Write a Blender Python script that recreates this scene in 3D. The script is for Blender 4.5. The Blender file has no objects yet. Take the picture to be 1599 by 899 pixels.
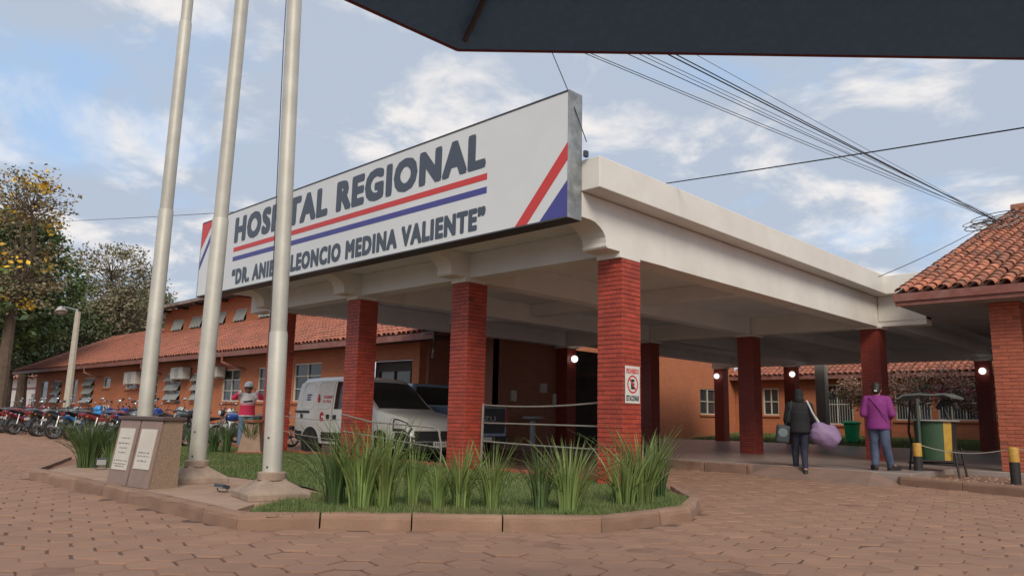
import bpy, bmesh, math, random
from mathutils import Vector, Matrix
R = math.radians
rnd = random.Random(7)
S = bpy.context.scene
COL = S.collection
# ------------------------------------------------------------------ camera
CF, CYAW, CPITCH, CROLL, CH = 1184.9, .7733, .1688, .0225, 1.0
_f = Vector((-math.sin(CYAW)*math.cos(CPITCH), math.cos(CYAW)*math.cos(CPITCH), math.sin(CPITCH)))
_r0 = Vector((math.cos(CYAW), math.sin(CYAW), 0)); _u0 = _r0.cross(_f)
_r = math.cos(CROLL)*_r0 + math.sin(CROLL)*_u0; _u = -math.sin(CROLL)*_r0 + math.cos(CROLL)*_u0
cam = bpy.data.objects.new('camera', bpy.data.cameras.new('camera')); COL.objects.link(cam)
cam.matrix_world = Matrix(((_r.x,_u.x,-_f.x,0),(_r.y,_u.y,-_f.y,0),(_r.z,_u.z,-_f.z,CH),(0,0,0,1)))
cam.data.sensor_width = 36; cam.data.lens = CF/1599*36; cam.data.clip_end = 2000; cam.data.clip_start = .05
S.camera = cam
S.render.resolution_x = 1024; S.render.resolution_y = 575
def at(px, py, axis, val):
    'photo pixel -> point on the plane where coordinate axis equals val'
    d = _f + _r*((px-799.5)/CF) - _u*((py-449.5)/CF)
    o = Vector((0,0,CH)); return o + d*((val-o[axis])/d[axis])
# ------------------------------------------------------------------ world, sun, exposure
SUN_EL, SUN_AZ = R(38), R(128)      # azimuth clockwise from +Y
W = bpy.data.worlds.new('World'); S.world = W; W.use_nodes = True
nt = W.node_tree; nt.nodes.clear()
def N(tree, t, **k):
    n = tree.nodes.new(t)
    for a, b in k.items(): setattr(n, a, b)
    return n
def Lk(tree, a, b): tree.links.new(a, b)
out = N(nt,'ShaderNodeOutputWorld'); bg = N(nt,'ShaderNodeBackground'); Lk(nt,bg.outputs[0],out.inputs[0])
sky = N(nt,'ShaderNodeTexSky', sky_type='NISHITA'); sky.sun_disc = False; sky.sun_elevation = SUN_EL; sky.sun_rotation = SUN_AZ
sky.air_density = 1.0; sky.dust_density = 1.5; sky.ozone_density = 1.2
tc = N(nt,'ShaderNodeTexCoord'); sep = N(nt,'ShaderNodeSeparateXYZ'); Lk(nt,tc.outputs['Generated'],sep.inputs[0])
def wm(op, a, b=None, c=None):
    m = N(nt,'ShaderNodeMath', operation=op)
    for i, v in enumerate((a,b,c)):
        if v is None: continue
        if isinstance(v,(int,float)): m.inputs[i].default_value = v
        else: Lk(nt,v,m.inputs[i])
    return m.outputs[0]
zz = wm('ADD', wm('MAXIMUM', sep.outputs[2], 0.0), .22)
cv = N(nt,'ShaderNodeCombineXYZ'); Lk(nt,wm('DIVIDE',sep.outputs[0],zz),cv.inputs[0]); Lk(nt,wm('DIVIDE',sep.outputs[1],zz),cv.inputs[1])
def wnoise(scale, detail, rough, off, dist=0.):
    mp = N(nt,'ShaderNodeMapping'); mp.inputs['Location'].default_value = off; Lk(nt,cv.outputs[0],mp.inputs[0])
    n = N(nt,'ShaderNodeTexNoise'); n.inputs['Scale'].default_value = scale; n.inputs['Detail'].default_value = detail
    n.inputs['Roughness'].default_value = rough; n.inputs['Distortion'].default_value = dist
    Lk(nt,mp.outputs[0],n.inputs['Vector']); return n.outputs[0]
def wramp(v, a, b, ca=0., cb=1.):
    m = N(nt,'ShaderNodeMapRange', interpolation_type='SMOOTHSTEP'); Lk(nt,v,m.inputs[0])
    for i, x in enumerate((a,b,ca,cb)): m.inputs[1+i].default_value = x
    return m.outputs[0]
def wmix(f, a, b):
    m = N(nt,'ShaderNodeMix', data_type='RGBA'); 
    if isinstance(f,(int,float)): m.inputs[0].default_value = f
    else: Lk(nt,f,m.inputs[0])
    for i, v in ((6,a),(7,b)):
        if isinstance(v,tuple): m.inputs[i].default_value = (*v,1)
        else: Lk(nt,v,m.inputs[i])
    return m.outputs[2]
cover = wramp(wnoise(1.7, 10, .57, (3.1,1.7,0), .3), .27, .49)          # where cloud is
lit = wramp(wnoise(2.9, 9, .58, (8.4,2.2,0), .3), .46, .64)              # sunlit cloud tops
SKY_STR = .12
k = 1/SKY_STR
cloud = wmix(lit, tuple(k*c for c in (.295,.335,.40)), tuple(k*c for c in (.58,.55,.525)))
nis = wmix(.75, sky.outputs[0], tuple(k*c for c in (.255,.365,.52)))
skyc = wmix(wm('MULTIPLY',cover,.93), nis, cloud)
Lk(nt, skyc, bg.inputs[0]); bg.inputs[1].default_value = SKY_STR
sun = bpy.data.objects.new('sun', bpy.data.lights.new('sun','SUN')); COL.objects.link(sun)
sun.data.energy = 1.5; sun.data.angle = R(24); sun.data.color = (1,.90,.76)
sd = Vector((math.sin(SUN_AZ)*math.cos(SUN_EL), math.cos(SUN_AZ)*math.cos(SUN_EL), math.sin(SUN_EL)))
sun.rotation_euler = sd.to_track_quat('Z','Y').to_euler(); sun.location = sd*60
S.view_settings.view_transform = 'Standard'; S.view_settings.look = 'None'; S.view_settings.gamma = 1
S.view_settings.exposure = 0.72; S.view_settings.use_curve_mapping = False
S.render.engine = 'CYCLES'
# ------------------------------------------------------------------ materials
MATS = {}
def mat(name, col, rough=.7, var=.15, scale=6., bump=0., bscale=40., metal=0., coat=0., orand=0., island=0., dirt=None, dscale=1.2, damt=.5, emit=0., alpha=1., trans=0., spec=.5, objcol=False):
    if name in MATS: return MATS[name]
    m = bpy.data.materials.new(name); m.use_nodes = True; t = m.node_tree; b = t.nodes['Principled BSDF']
    geo = N(t,'ShaderNodeNewGeometry')
    def noise(sc, det=5, rg=.6):
        n = N(t,'ShaderNodeTexNoise'); n.inputs['Scale'].default_value = sc; n.inputs['Detail'].default_value = det; n.inputs['Roughness'].default_value = rg
        Lk(t,geo.outputs['Position'],n.inputs['Vector']); return n.outputs[0]
    def mr(v,a,b2,c,d):
        x = N(t,'ShaderNodeMapRange'); Lk(t,v,x.inputs[0])
        for i,q in enumerate((a,b2,c,d)): x.inputs[1+i].default_value = q
        return x.outputs[0]
    def mul(a,b2):
        x = N(t,'ShaderNodeMath',operation='MULTIPLY'); Lk(t,a,x.inputs[0]); Lk(t,b2,x.inputs[1]); return x.outputs[0]
    v = mr(noise(scale),.25,.75,1-var,1+var)
    if orand:
        oi = N(t,'ShaderNodeObjectInfo'); v = mul(v, mr(oi.outputs['Random'],0,1,1-orand,1+orand))
    if island:
        v = mul(v, mr(geo.outputs['Random Per Island'],0,1,1-island,1+island))
    rgb = N(t,'ShaderNodeMix',data_type='RGBA',blend_type='MULTIPLY'); rgb.inputs[0].default_value = 1
    if objcol:
        oc = N(t,'ShaderNodeObjectInfo'); Lk(t,oc.outputs['Color'],rgb.inputs[6])
    else: rgb.inputs[6].default_value = (*col,1)
    cc = N(t,'ShaderNodeCombineColor')
    for i in range(3): Lk(t,v,cc.inputs[i])
    Lk(t,cc.outputs[0],rgb.inputs[7]); c = rgb.outputs[2]
    if dirt:
        x = N(t,'ShaderNodeMix',data_type='RGBA'); Lk(t,mr(noise(dscale,7,.65),.42,.72,0,damt),x.inputs[0]); Lk(t,c,x.inputs[6]); x.inputs[7].default_value = (*dirt,1); c = x.outputs[2]
    Lk(t,c,b.inputs['Base Color'])
    b.inputs['Roughness'].default_value = rough; b.inputs['Metallic'].default_value = metal; b.inputs['Coat Weight'].default_value = coat
    b.inputs['Coat Roughness'].default_value = .08; b.inputs['Specular IOR Level'].default_value = spec
    if trans: b.inputs['Transmission Weight'].default_value = trans
    if emit: Lk(t,c,b.inputs['Emission Color']); b.inputs['Emission Strength'].default_value = emit
    if bump:
        bp = N(t,'ShaderNodeBump'); bp.inputs['Strength'].default_value = bump; bp.inputs['Distance'].default_value = .01
        Lk(t,noise(bscale,6,.7),bp.inputs['Height']); Lk(t,bp.outputs[0],b.inputs['Normal'])
    MATS[name] = m; return m
def brickmat(name, c1, c2, mortar, rough=.75, bw=.23, bh=.068, ms=.011, stain=None, samt=.4):
    m = bpy.data.materials.new(name); m.use_nodes = True; t = m.node_tree; b = t.nodes['Principled BSDF']
    geo = N(t,'ShaderNodeNewGeometry'); sp = N(t,'ShaderNodeSeparateXYZ'); Lk(t,geo.outputs['Position'],sp.inputs[0])
    sn = N(t,'ShaderNodeSeparateXYZ'); Lk(t,geo.outputs['True Normal'],sn.inputs[0])
    ab = N(t,'ShaderNodeMath',operation='ABSOLUTE'); Lk(t,sn.outputs[0],ab.inputs[0])
    gt = N(t,'ShaderNodeMath',operation='GREATER_THAN'); Lk(t,ab.outputs[0],gt.inputs[0]); gt.inputs[1].default_value = .5
    mx = N(t,'ShaderNodeMix'); Lk(t,gt.outputs[0],mx.inputs[0]); Lk(t,sp.outputs[0],mx.inputs[2]); Lk(t,sp.outputs[1],mx.inputs[3])
    cb = N(t,'ShaderNodeCombineXYZ'); Lk(t,mx.outputs[0],cb.inputs[0]); Lk(t,sp.outputs[2],cb.inputs[1])
    br = N(t,'ShaderNodeTexBrick'); Lk(t,cb.outputs[0],br.inputs['Vector'])
    br.inputs['Color1'].default_value = (*c1,1); br.inputs['Color2'].default_value = (*c2,1); br.inputs['Mortar'].default_value = (*mortar,1)
    br.inputs['Scale'].default_value = 1; br.inputs['Brick Width'].default_value = bw; br.inputs['Row Height'].default_value = bh
    br.inputs['Mortar Size'].default_value = ms; br.inputs['Mortar Smooth'].default_value = .3
    no = N(t,'ShaderNodeTexNoise'); no.inputs['Scale'].default_value = 1.3; no.inputs['Detail'].default_value = 8; no.inputs['Roughness'].default_value = .7; Lk(t,geo.outputs['Position'],no.inputs['Vector'])
    mr = N(t,'ShaderNodeMapRange'); Lk(t,no.outputs[0],mr.inputs[0])
    for i,q in enumerate((.45,.75,0,samt)): mr.inputs[1+i].default_value = q
    x = N(t,'ShaderNodeMix',data_type='RGBA'); Lk(t,mr.outputs[0],x.inputs[0]); Lk(t,br.outputs[0],x.inputs[6]); x.inputs[7].default_value = (*(stain or mortar),1)
    Lk(t,x.outputs[2],b.inputs['Base Color']); b.inputs['Roughness'].default_value = rough
    bp = N(t,'ShaderNodeBump'); bp.inputs['Strength'].default_value = .7; bp.inputs['Distance'].default_value = .008; bp.invert = True
    Lk(t,br.outputs['Fac'],bp.inputs['Height']); Lk(t,bp.outputs[0],b.inputs['Normal'])
    MATS[name] = m; return m
# ------------------------------------------------------------------ mesh helpers
class MB:
    def __init__(s): s.v=[]; s.f=[]; s.m=[]; s.cm=0
    def add(s, vs, fs):
        o=len(s.v); s.v.extend([tuple(p) for p in vs]); s.f.extend([tuple(i+o for i in f) for f in fs]); s.m.extend([s.cm]*len(fs)); return s
    def box(s, a, b, M=None):
        (x0,y0,z0),(x1,y1,z1)=a,b
        vs=[(x0,y0,z0),(x1,y0,z0),(x1,y1,z0),(x0,y1,z0),(x0,y0,z1),(x1,y0,z1),(x1,y1,z1),(x0,y1,z1)]
        if M is not None: vs=[M@Vector(p) for p in vs]
        return s.add(vs,[(3,2,1,0),(4,5,6,7),(0,1,5,4),(1,2,6,5),(2,3,7,6),(3,0,4,7)])
    def cbox(s, c, d, M=None): return s.box([c[i]-d[i]/2 for i in range(3)],[c[i]+d[i]/2 for i in range(3)],M)
    def path(s, pts, rad, n=8, cap=True):
        pts=[Vector(p) for p in pts]
        rs=rad if isinstance(rad,(list,tuple)) else [rad]*len(pts)
        o=[];ref=None
        for i,p in enumerate(pts):
            t=(pts[min(i+1,len(pts)-1)]-pts[max(i-1,0)]).normalized()
            if ref is None: ref=Vector((0,0,1)) if abs(t.z)<.9 else Vector((1,0,0))
            a=t.cross(ref)
            if a.length<1e-5: a=t.orthogonal()
            a.normalize(); b=t.cross(a); ref=a.cross(t) if False else ref
            o+= [p+(a*math.cos(2*math.pi*k/n)+b*math.sin(2*math.pi*k/n))*rs[i] for k in range(n)]
        fs=[]
        for i in range(len(pts)-1):
            for k in range(n): fs.append((i*n+k,i*n+(k+1)%n,(i+1)*n+(k+1)%n,(i+1)*n+k))
        if cap: fs.append(tuple(range(n-1,-1,-1))); fs.append(tuple((len(pts)-1)*n+k for k in range(n)))
        return s.add(o,fs)
    def lathe(s, prof, n=16, M=None, cap=True):
        vs=[];fs=[]
        for r,z in prof:
            for k in range(n):
                p=Vector((r*math.cos(2*math.pi*k/n),r*math.sin(2*math.pi*k/n),z)); vs.append(M@p if M is not None else p)
        for i in range(len(prof)-1):
            for k in range(n): fs.append((i*n+k,i*n+(k+1)%n,(i+1)*n+(k+1)%n,(i+1)*n+k))
        if cap: fs.append(tuple(range(n-1,-1,-1))); fs.append(tuple((len(prof)-1)*n+k for k in range(n)))
        return s.add(vs,fs)
    def prism(s, poly, axis, a, b):
        'poly: 2-d outline in the two other axes (in order), extruded along axis from a to b'
        def P(q,h):
            l=list(q); l.insert(axis,h); return tuple(l)
        n=len(poly); vs=[P(q,a) for q in poly]+[P(q,b) for q in poly]
        return s.add(vs,[tuple(range(n-1,-1,-1)),tuple(range(n,2*n))]+[(i,(i+1)%n,n+(i+1)%n,n+i) for i in range(n)])
    def ball(s, c, r, n=10, M=None):
        r=r if isinstance(r,(list,tuple)) else (r,r,r); vs=[];fs=[];m=max(5,n//2+1)
        for i in range(m+1):
            th=math.pi*i/m
            for k in range(n):
                ph=2*math.pi*k/n; p=Vector((r[0]*math.sin(th)*math.cos(ph),r[1]*math.sin(th)*math.sin(ph),r[2]*math.cos(th)))
                if M is not None: p=M@p
                vs.append(Vector(c)+p)
        for i in range(m):
            for k in range(n): fs.append((i*n+k,(i+1)*n+k,(i+1)*n+(k+1)%n,i*n+(k+1)%n))
        return s.add(vs,fs)
    def mesh(s, name):
        me=bpy.data.meshes.new(name); me.from_pydata(s.v,[],s.f)
        if any(s.m): me.polygons.foreach_set('material_index',s.m)
        bm=bmesh.new(); bm.from_mesh(me); bmesh.ops.remove_doubles(bm,verts=bm.verts,dist=1e-6); bmesh.ops.recalc_face_normals(bm,faces=bm.faces); bm.to_mesh(me); bm.free()
        return me
    def build(s, name, mt, parent=None, smooth=False, bevel=0, local=False, seg=2, clean=True):
        if clean: me=s.mesh(name)
        else:
            me=bpy.data.meshes.new(name); me.from_pydata(s.v,[],s.f)
            if any(s.m): me.polygons.foreach_set('material_index',s.m)
        for m in (mt if isinstance(mt,(list,tuple)) else [mt]): me.materials.append(m)
        return link(name, me, parent, smooth, bevel, local, seg)
def link(name, me, parent=None, smooth=False, bevel=0, local=False, seg=2):
    o=bpy.data.objects.new(name,me); COL.objects.link(o)
    if smooth:
        me.polygons.foreach_set('use_smooth',[True]*len(me.polygons))
        if smooth!='full': me.set_sharp_from_angle(angle=R(38))
    if bevel:
        b=o.modifiers.new('bevel','BEVEL'); b.width=bevel; b.segments=seg; b.limit_method='ANGLE'; b.angle_limit=R(40)
    if parent:
        o.parent=parent
        if not local and parent.type=='EMPTY': o.matrix_parent_inverse=Matrix.Translation(-Vector(parent.location))
    return o
def tag(o, label=None, cat=None, group=None, kind=None):
    if label: o['label']=label
    if cat: o['category']=cat
    if group: o['group']=group
    if kind: o['kind']=kind
    return o
def thing(name, label, cat, loc=(0,0,0), group=None, rz=0):
    o=bpy.data.objects.new(name,None); COL.objects.link(o); o.location=loc; o.rotation_euler=(0,0,rz); o.empty_display_size=.1
    return tag(o,label,cat,group)
def dup(o, parent=None):
    c=o.copy(); COL.objects.link(c); c.parent=parent
    for ch in o.children: dup(ch,c)
    return c
def text_mesh(body, x0, x1, z0, z1, M, mt, name, parent, thick=.004, bold=.018, local=False, align=True):
    'flat lettering fitted into the box x0..x1, z0..z1 of the frame M (x right, y up, z out of the surface)'
    c=bpy.data.curves.new('t','FONT'); c.body=body; c.size=1; c.offset=0; c.extrude=.5; c.resolution_u=3; c.space_character=1.12
    o=bpy.data.objects.new('t',c); COL.objects.link(o)
    me=bpy.data.meshes.new_from_object(o.evaluated_get(bpy.context.evaluated_depsgraph_get()))
    bpy.data.objects.remove(o); bpy.data.curves.remove(c)
    bm=bmesh.new(); bm.from_mesh(me); src=bm.copy(); bm.clear()
    tmp=bpy.data.meshes.new('tmp'); e=bold*1.9
    for k,(dx,dy) in enumerate(((0,0),(1,0),(-1,0),(0,.8),(0,-.8),(.8,.7),(-.8,.7),(.8,-.7),(-.8,-.7))):
        c3=src.copy(); bmesh.ops.translate(c3,verts=c3.verts,vec=(dx*e,dy*e,.03*k)); c3.to_mesh(tmp); bm.from_mesh(tmp); c3.free()
    bm.to_mesh(me); bm.free(); src.free(); bpy.data.meshes.remove(tmp)
    xs=[v.co.x for v in me.vertices]; ys=[v.co.y for v in me.vertices]; a,b,c2,d=min(xs),max(xs),min(ys),max(ys)
    for v in me.vertices:
        v.co=M@Vector((x0+(v.co.x-a)/(b-a)*(x1-x0), z0+(v.co.y-c2)/(d-c2)*(z1-z0), (v.co.z+.5)*thick+.0005))
    me.materials.clear(); me.materials.append(mt); me.name=name
    return link(name,me,parent,local=local)
def letters(body, x0, x1, z0, z1, M, mt, name, parent, thick, bold):
    'one mesh per character, spaced as in a line of text'
    def ev(txt):
        c=bpy.data.curves.new('t','FONT'); c.body=txt; c.size=1; c.extrude=.5; c.resolution_u=3; c.space_character=1.16
        o=bpy.data.objects.new('t',c); COL.objects.link(o); me=bpy.data.meshes.new_from_object(o.evaluated_get(bpy.context.evaluated_depsgraph_get()))
        bpy.data.objects.remove(o); bpy.data.curves.remove(c); return me
    xm=lambda me:max(v.co.x for v in me.vertices)
    full=ev(body); e=bold*1.9; a=min(v.co.x for v in full.vertices)-e; b=xm(full)+e; c2=min(v.co.y for v in full.vertices if True); d=max(v.co.y for v in full.vertices)
    c2,d=-e*.8,.72+e*.8
    for i,chh in enumerate(body):
        if chh==' ': continue
        me=ev(chh); dx0=xm(ev(body[:i+1]))-xm(me); bm=bmesh.new(); bm.from_mesh(me); src=bm.copy(); bm.clear(); tmp=bpy.data.meshes.new('tmp')
        for k,(dx,dy) in enumerate(((0,0),(1,0),(-1,0),(0,.8),(0,-.8),(.8,.7),(-.8,.7),(.8,-.7),(-.8,-.7),(.5,.0),(-.5,.0))):
            c3=src.copy(); bmesh.ops.translate(c3,verts=c3.verts,vec=(dx0+dx*e,dy*e,.03*k)); c3.to_mesh(tmp); bm.from_mesh(tmp); c3.free()
        bm.to_mesh(me); bm.free(); src.free(); bpy.data.meshes.remove(tmp)
        for v in me.vertices: v.co=M@Vector((x0+(v.co.x-a)/(b-a)*(x1-x0), z0+(v.co.y-c2)/(d-c2)*(z1-z0), (v.co.z+.5)*thick+.0005))
        me.materials.clear(); me.materials.append(mt); me.name=name; link(name,me,parent)
def frameY(y): return Matrix(((1,0,0,0),(0,0,-1,y),(0,1,0,0),(0,0,0,1)))     # surface facing -Y
def frameX(x): return Matrix(((0,0,1,x),(1,0,0,0),(0,1,0,0),(0,0,0,1)))      # surface facing +X (x right = +Y)
# ================================================================== setting
M_earth = mat('red_earth',(.23,.12,.075),.95,.25,3,bump=.5,bscale=25)
M_joint = mat('joint_sand',(.115,.064,.045),.95,.35,3,bump=.3)
M_paver = mat('paver',(.272,.154,.101),.88,.14,2.2,bump=.35,bscale=60,orand=.08,island=.08,dirt=(.30,.165,.105),dscale=.7,damt=.55)
M_kerb = mat('kerb_concrete',(.285,.175,.118),.9,.22,7,bump=.6,bscale=45,orand=.12,dirt=(.17,.085,.055),dscale=3.5,damt=.7)
M_conc = mat('slab_concrete',(.36,.24,.17),.9,.14,4,bump=.3,bscale=60,dirt=(.24,.13,.085),dscale=1.5,damt=.6)
M_porch = mat('porch_floor',(.31,.265,.24),.32,.12,3,bump=.05,dirt=(.22,.13,.10),dscale=.6,damt=.55)
M_grassbase = mat('lawn_soil',(.085,.10,.035),.95,.3,9,bump=.5,dirt=(.15,.10,.055),dscale=2,damt=.55)
M_grass = mat('grass_blade',(.115,.165,.045),.7,.3,2.5,island=.3,dirt=(.19,.17,.07),dscale=1.6,damt=.6)
# terrain
b=MB(); n=48
b.add([(0,0,-.06)]+[(420*math.cos(2*math.pi*k/n),420*math.sin(2*math.pi*k/n),-.06) for k in range(n)],[(0,1+k,1+(k+1)%n) for k in range(n)])
tag(b.build('ground',M_earth),kind='structure')
# paved road with hexagonal blocks
ISL=[(-12.6,3.19),(-6.38,3.22),(-6.0,3.80),(-4.33,5.66),(-4.28,7.1),(-4.75,8.1),(-5.75,9.25),(-19.4,9.5),(-19.2,7.6),(-15.4,4.4)]
def inside(p,poly):
    x,y=p; c=False; n=len(poly)
    for i in range(n):
        (x0,y0),(x1,y1)=poly[i],poly[i-1]
        if (y0>y)!=(y1>y) and x<(x1-x0)*(y-y0)/(y1-y0)+x0: c=not c
    return c
BED=[(-4.95,14.75),(-4.55,14.35),(-2.3,13.6),(4,13.0),(4,16.9),(-5.3,16.9)]   # planting bed by the right-hand building
road=MB().box((-75,-12,-.055),(14,40,-.0085)).build('road',M_joint); tag(road,kind='structure')
RH=.172; hx=[]
def hexmesh(b,c,rot,r,z,tilt=(0,0)):
    vs=[];base=len(b.v)
    for (rr,zz) in ((r-.004,-.03),(r-.0055,-.008),(r-.014,0)):
        for k in range(6):
            a=k*math.pi/3; lx,ly=rr*math.cos(a),rr*math.sin(a)*.925; x,y=lx*math.cos(rot)-ly*math.sin(rot),lx*math.sin(rot)+ly*math.cos(rot); vs.append((c[0]+x,c[1]+y,z+zz+x*tilt[0]+y*tilt[1]))
    fs=[tuple(range(12,18))]
    for L in (0,6):
        for k in range(6): fs.append((L+k,L+(k+1)%6,L+6+(k+1)%6,L+6+k))
    b.add(vs,fs)
bx=Vector((math.cos(CYAW),math.sin(CYAW))); by=Vector((-math.sin(CYAW),math.cos(CYAW)))
for i in range(-90,91):
    for j in range(-4,150):
        p=bx*(i*1.5*RH)+by*((j+(i%2)*.5)*RH*math.sqrt(3))
        d=p.dot(by); l=abs(p.dot(bx))
        if d<1.2 or d>32 or l>d*.74+1.5: continue
        if inside(p,ISL) or inside(p,BED): continue
        if p.y>14.35 and -17<p.x<-4.9: continue
        if p.y>15.5: continue
        hx.append((d,l,p))
hx.sort(key=lambda q:q[0]+q[1]*.2)
single=[q for q in hx if q[0]>4.3 and q[1]<q[0]*.70][:300]; ids={id(q) for q in single}
proto=MB(); hexmesh(proto,(0,0),CYAW,RH,0); pm=proto.mesh('paver'); pm.materials.append(M_paver)
for d,l,p in single:
    o=bpy.data.objects.new('paver',pm); COL.objects.link(o); o.parent=road
    o.location=(p.x+rnd.gauss(0,.004),p.y+rnd.gauss(0,.004),rnd.uniform(-.005,.005)); o.rotation_euler=(rnd.gauss(0,.010),rnd.gauss(0,.010),rnd.gauss(0,.03)+rnd.randrange(2)*math.pi)
rest=MB()
for q in hx:
    if id(q) in ids: continue
    hexmesh(rest,q[2],CYAW+rnd.gauss(0,.03),RH,rnd.uniform(-.005,.005),(rnd.gauss(0,.010),rnd.gauss(0,.010)))
tag(rest.build('far_pavers',M_paver,road,clean=False),kind='stuff')
# red dust lying in and over the joints
from mathutils import noise as mnoise
ds=MB(); st=.09; nx,ny=int(21/st),int(13.2/st)
for j in range(ny+1):
    for i in range(nx+1):
        x,y=-18.5+i*st,1.4+j*st; h=mnoise.fractal(Vector((x*.9,y*.9,.3)),.9,2.1,5); ds.v.append((x,y,-.0085+max(-.002,min(.0068,.0075*h+.0035*mnoise.noise(Vector((x*7,y*7,2))))) ))
for j in range(ny):
    for i in range(nx):
        x,y=-18.5+i*st,1.4+j*st
        if inside((x,y),ISL) or y>14.2: continue
        k=j*(nx+1)+i; ds.f.append((k,k+1,k+nx+2,k+nx+1)); ds.m.append(0)
tag(ds.build('joint_dust',mat('dust',(.23,.125,.082),.95,.3,5,dirt=(.13,.07,.05),dscale=2,damt=.7),road,clean=False,smooth='full'),kind='stuff')
# traffic island: kerb stones, soil, slab, lawn
_cx,_cy=-9.5,6.6
def inset(p,d=.11): v=Vector((_cx-p[0],_cy-p[1])); v=v/v.length*d; return (p[0]+v.x,p[1]+v.y,.085)
island=MB().add([inset(p) for p in ISL],[tuple(range(len(ISL)))]).build('traffic_island',M_earth); tag(island,kind='structure')
def kerb_run(pts, parent, lens, h=.135, w=.13, zb=-.03):
    'kerb stones laid end to end along a polyline; the outline is their outer top edge'
    for (p0,p1) in zip(pts[:-1],pts[1:]):
        p0,p1=Vector(p0),Vector(p1); L=(p1-p0).length; t=(p1-p0)/L; nrm=Vector((-t.y,t.x))
        s=0; cuts=[0]
        while L-s>1.35*lens: s+=lens*rnd.uniform(.8,1.12); cuts.append(s)
        cuts.append(L)
        for a,c in zip(cuts[:-1],cuts[1:]):
            k=MB(); g=.007
            prof=[(0.0,zb),(.006,h-.05),(.014,h-.022),(.03,h-.006),(.055,h),(w,h),(w,zb)]
            vs=[];m=len(prof);st=max(2,int((c-a)/.22))
            for i in range(st+1):
                u=a+g+(c-a-2*g)*i/st
                for (q,z) in prof:
                    j=rnd.gauss(0,.0028); P=p0+t*u+nrm*(q+j); vs.append((P.x,P.y,z+rnd.gauss(0,.003)))
            fs=[tuple(range(m-1,-1,-1)),tuple(st*m+q for q in range(m))]
            for i in range(st):
                for q in range(m): fs.append((i*m+q,i*m+(q+1)%m,(i+1)*m+(q+1)%m,(i+1)*m+q))
            k.add(vs,fs); k.build('kerb_stone',M_kerb,parent,local=True)
kerb_run([ISL[9],ISL[0],ISL[1],ISL[2],ISL[3],ISL[4],ISL[5],ISL[6]],island,.98)
SLAB=[(-12.4,3.36),(-6.75,3.38),(-7.1,3.75),(-6.95,4.4),(-7.3,4.75),(-8.6,5.05),(-12.9,4.85),(-13.6,4.1)]
MB().prism(SLAB,2,.07,.118).build('concrete_apron',M_conc,island,bevel=.006)
rnd2=random.Random(3)
LAWN=[(-6.25,3.42),(-5.93,3.98),(-4.5,5.72),(-4.45,7.05),(-4.95,8.0),(-5.85,9.05),(-19.2,9.3),(-19.0,7.6),(-15.2,4.55),(-13.4,4.3),(-12.9,4.95),(-8.5,5.15),(-7.2,4.85),(-6.85,4.4),(-7.0,3.75)]
lawn=MB().add([(x,y,.105) for x,y in LAWN],[tuple(range(len(LAWN)))]).build('lawn',M_grassbase); tag(lawn,'short mown grass on the traffic island around the columns','grass',kind='stuff')
g=MB()
def blade(g,x,y,z,h,w,lean,a):
    dx,dy=math.cos(a)*w,math.sin(a)*w; lx,ly=-math.sin(a)*lean,math.cos(a)*lean
    g.v+= [(x-dx,y-dy,z),(x+dx,y+dy,z),(x+lx,y+ly,z+h)]; n=len(g.v); g.f.append((n-3,n-2,n-1)); g.m.append(0)
def strew(g,poly,count,z,h0,h1,w,den=None):
    xs=[p[0] for p in poly]; ys=[p[1] for p in poly]; c=0
    while c<count:
        x,y=rnd2.uniform(min(xs),max(xs)),rnd2.uniform(min(ys),max(ys))
        c+=1
        if not inside((x,y),poly): continue
        if den and rnd2.random()>den(x,y): continue
        h=rnd2.uniform(h0,h1); blade(g,x,y,z,h,w*rnd2.uniform(.7,1.3),h*rnd2.uniform(-.9,.9),rnd2.uniform(0,6.3))
near=[(-6.5,3.35),(-5.95,3.92),(-4.45,5.70),(-4.4,7.08),(-4.9,8.05),(-6.3,8.2),(-7.4,6.6),(-7.6,4.6)]
strew(g,near,90000,.105,.025,.075,.0035)
strew(g,LAWN,150000,.105,.02,.055,.005)
strew(g,[(-13.6,4.35),(-12.7,4.3),(-12.9,5.0),(-15.5,5.4),(-15.3,4.6)],5000,.105,.04,.10,.005)
tag(g.build('grass_blades',M_grass,lawn,clean=False),kind='stuff')
# terracotta edging between the front columns
M_terra = mat('terracotta_edge',(.36,.12,.065),.85,.25,8,bump=.4,orand=.2)
em=MB().box((-.11,-.05,-.04),(.11,.05,.04)).mesh('edging_brick'); em.materials.append(M_terra)
x=-18.6
while x<-6.0:
    if not any(abs(x+.22+3.232*i+6.31)<.36 for i in range(4)) and rnd.random()<.93:
        o=bpy.data.objects.new('edging_brick',em); COL.objects.link(o); o.parent=island; o.location=(x,9.16+rnd.gauss(0,.012),.125+rnd.uniform(-.012,.01)); o.rotation_euler=(rnd.gauss(0,.05),rnd.gauss(0,.05),rnd.gauss(0,.04))
    x+=.235
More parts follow.
